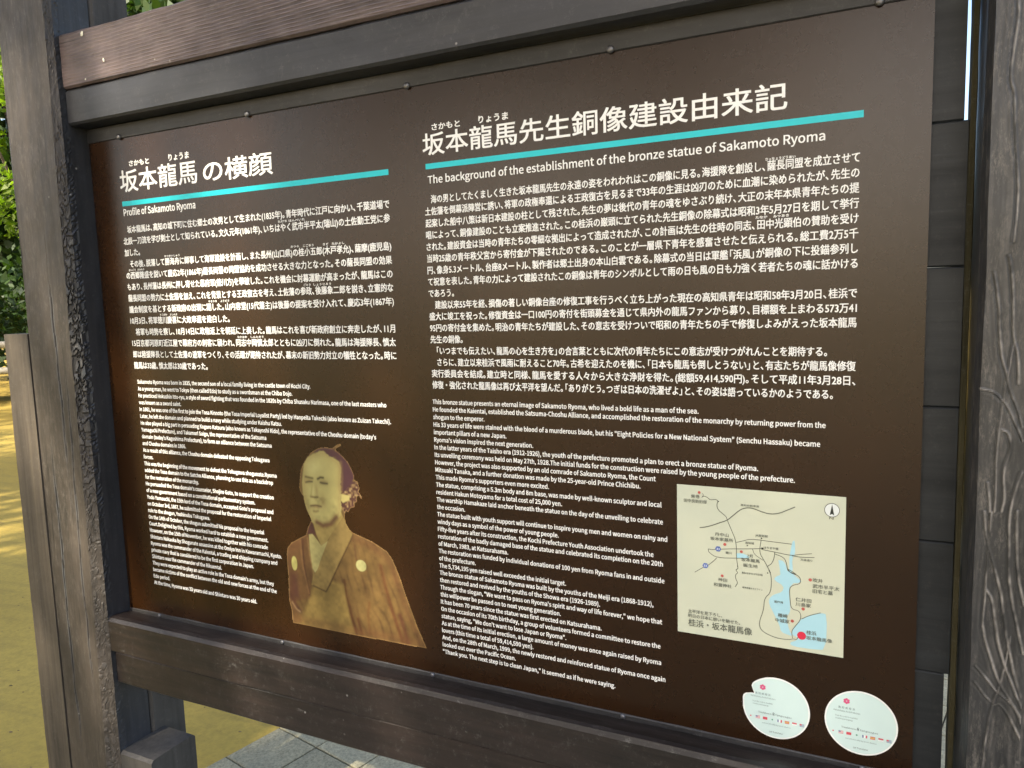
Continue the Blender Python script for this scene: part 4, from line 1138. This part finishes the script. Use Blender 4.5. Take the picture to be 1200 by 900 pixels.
def tree(x, y, h, cr, nleaf, mat, label, seed, leaf=.07, trunk_h=None, clusters=26, low=.32, group='broadleaf trees beyond the railing'):
    rng = random.Random(seed)
    root = empty('broadleaf_tree', (x, y, 0))
    tag(root, label, 'tree', group)
    th = trunk_h or h * .55
    pts = [Vector((x + .12 * math.sin(i * 1.3 + seed), y + .12 * math.cos(i * 1.7 + seed), -.1 + (th + .1) * i / 5)) for i in range(6)]
    tube('trunk', pts, .05 * h / 2 * .9, .03 * h / 2, MAT['bark'], root, 10, seed=seed)
    cs = []; rs = []
    V = []; F = []
    for k in range(clusters):
        a = rng.uniform(0, 6.283); q = rng.random() ** .5 * cr
        z = h * (low + (1 - low) * rng.random())
        prof = math.sin(math.pi * min(1, max(.05, (z / h - low * .6) / (1 - low * .6)))) ** .6
        c = (x + q * prof * math.cos(a), y + q * prof * math.sin(a), z)
        cs.append(c); rs.append(cr * rng.uniform(.20, .40))
        if k % 3 == 0:
            s = pts[rng.randint(2, 5)]
            mid = (Vector(c) + s) / 2 + Vector((0, 0, -.15))
            v, f = tube(None, [s, mid, Vector(c)], .035 * h / 4, .01, None, K=5, seed=k)
            b0 = len(V); V += v; F += [tuple(b0 + i for i in q_) for q_ in f]
    mesh_obj('limbs', V, F, MAT['bark'], root)
    LV, LF, T = leaves(nleaf, cs, rs, leaf, seed)
    mesh_obj('crown', LV, LF, MAT[mat], root, attrs={'tone': T})
    return root
tree(-12.6, 7.6, 6.3, 2.3, 11000, 'leaf_sunlit', 'bright yellow green tree in sun left of the left post', 3, leaf=.08, low=.52, clusters=26)
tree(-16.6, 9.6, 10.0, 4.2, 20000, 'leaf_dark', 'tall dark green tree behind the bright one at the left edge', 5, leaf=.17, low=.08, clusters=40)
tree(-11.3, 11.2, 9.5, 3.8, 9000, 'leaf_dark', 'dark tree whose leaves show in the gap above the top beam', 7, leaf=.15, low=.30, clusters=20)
# tall trees on the camera side: their crowns break the sun up over the board and the path
G2 = 'tall trees on the camera side of the path'
tree(-2.6, -9.9, 13.5, 4.6, 36000, 'leaf_dark', 'tall full tree behind the viewer, mirrored in the brown sheet', 23, leaf=.125, low=.34, clusters=80, group=G2)
tree(-7.2, -9.0, 12.5, 4.2, 15000, 'leaf_dark', 'tall tree behind the viewer to the left, shading the near path', 29, leaf=.13, low=.38, clusters=44, group=G2)
tree(-11.8, -6.2, 11.5, 4.2, 6500, 'leaf_dark', 'thin crowned tree farthest left behind the viewer, sun falling through it', 31, leaf=.13, low=.40, clusters=24, group=G2)
# undergrowth
rng = random.Random(2)
cs = []; rs = []
for k in range(60):
    t = rng.uniform(0, .85)
    p = A_.lerp(B_, t) + Vector((-.52, .85, 0)) * rng.uniform(.8, 3.4)
    cs.append((p.x, p.y, rng.uniform(.3, 2.3))); rs.append(rng.uniform(.5, 1.0))
V, F, T = leaves(22000, cs, rs, .075, 21)
o = mesh_obj('undergrowth', V, F, MAT['leaf_dark'], attrs={'tone': T})
tag(o, 'low dark undergrowth massed beyond the railing', kind='stuff')
# far wood closing the gaps behind the trees
cs = []; rs = []
for k in range(90):
    t = rng.random()
    cs.append((-34 + 22 * t, 14 + 16 * t + rng.uniform(-1.5, 1.5), rng.uniform(.5, 15))); rs.append(rng.uniform(1.6, 2.8))
V, F, T = leaves(26000, cs, rs, .30, 41)
o = mesh_obj('far_wood', V, F, MAT['leaf_dark'], attrs={'tone': T})
tag(o, 'dark far wood closing the view behind the trees', kind='stuff')
# grit and fallen leaves on the tan ground
rng = np.random.RandomState(5)
V = []; F = []
for k in range(1500):
    t = rng.rand()
    x = -1.9 - 9.5 * t + rng.normal() * .5; y = .1 + 4.6 * t + rng.normal() * (.5 + 1.6 * t)
    if (np.array((x, y)) - P0) @ ua > -.03: continue
    r = rng.uniform(.002, .007) if k % 3 else rng.uniform(.006, .012)
    a = rng.rand() * 6.28; up_ = .35 if k % 3 else .12
    ring = [(x + r * math.cos(a + q * 1.2566) * rng.uniform(.7, 1.1), y + r * .6 * math.sin(a + q * 1.2566) * rng.uniform(.7, 1.1), -.0078 + r * up_ * rng.rand()) for q in range(5)]
    b0 = len(V); V += ring + [(x, y, -.0078 + r * up_)]
    F += [(b0 + q, b0 + (q + 1) % 5, b0 + 5) for q in range(5)]
o = mesh_obj('ground_litter', V, F, plain('litter', (.20, .14, .06, 1), .85, .2, var=.6, vscale=3))
tag(o, 'grit and small fallen leaves scattered on the tan ground', kind='stuff')
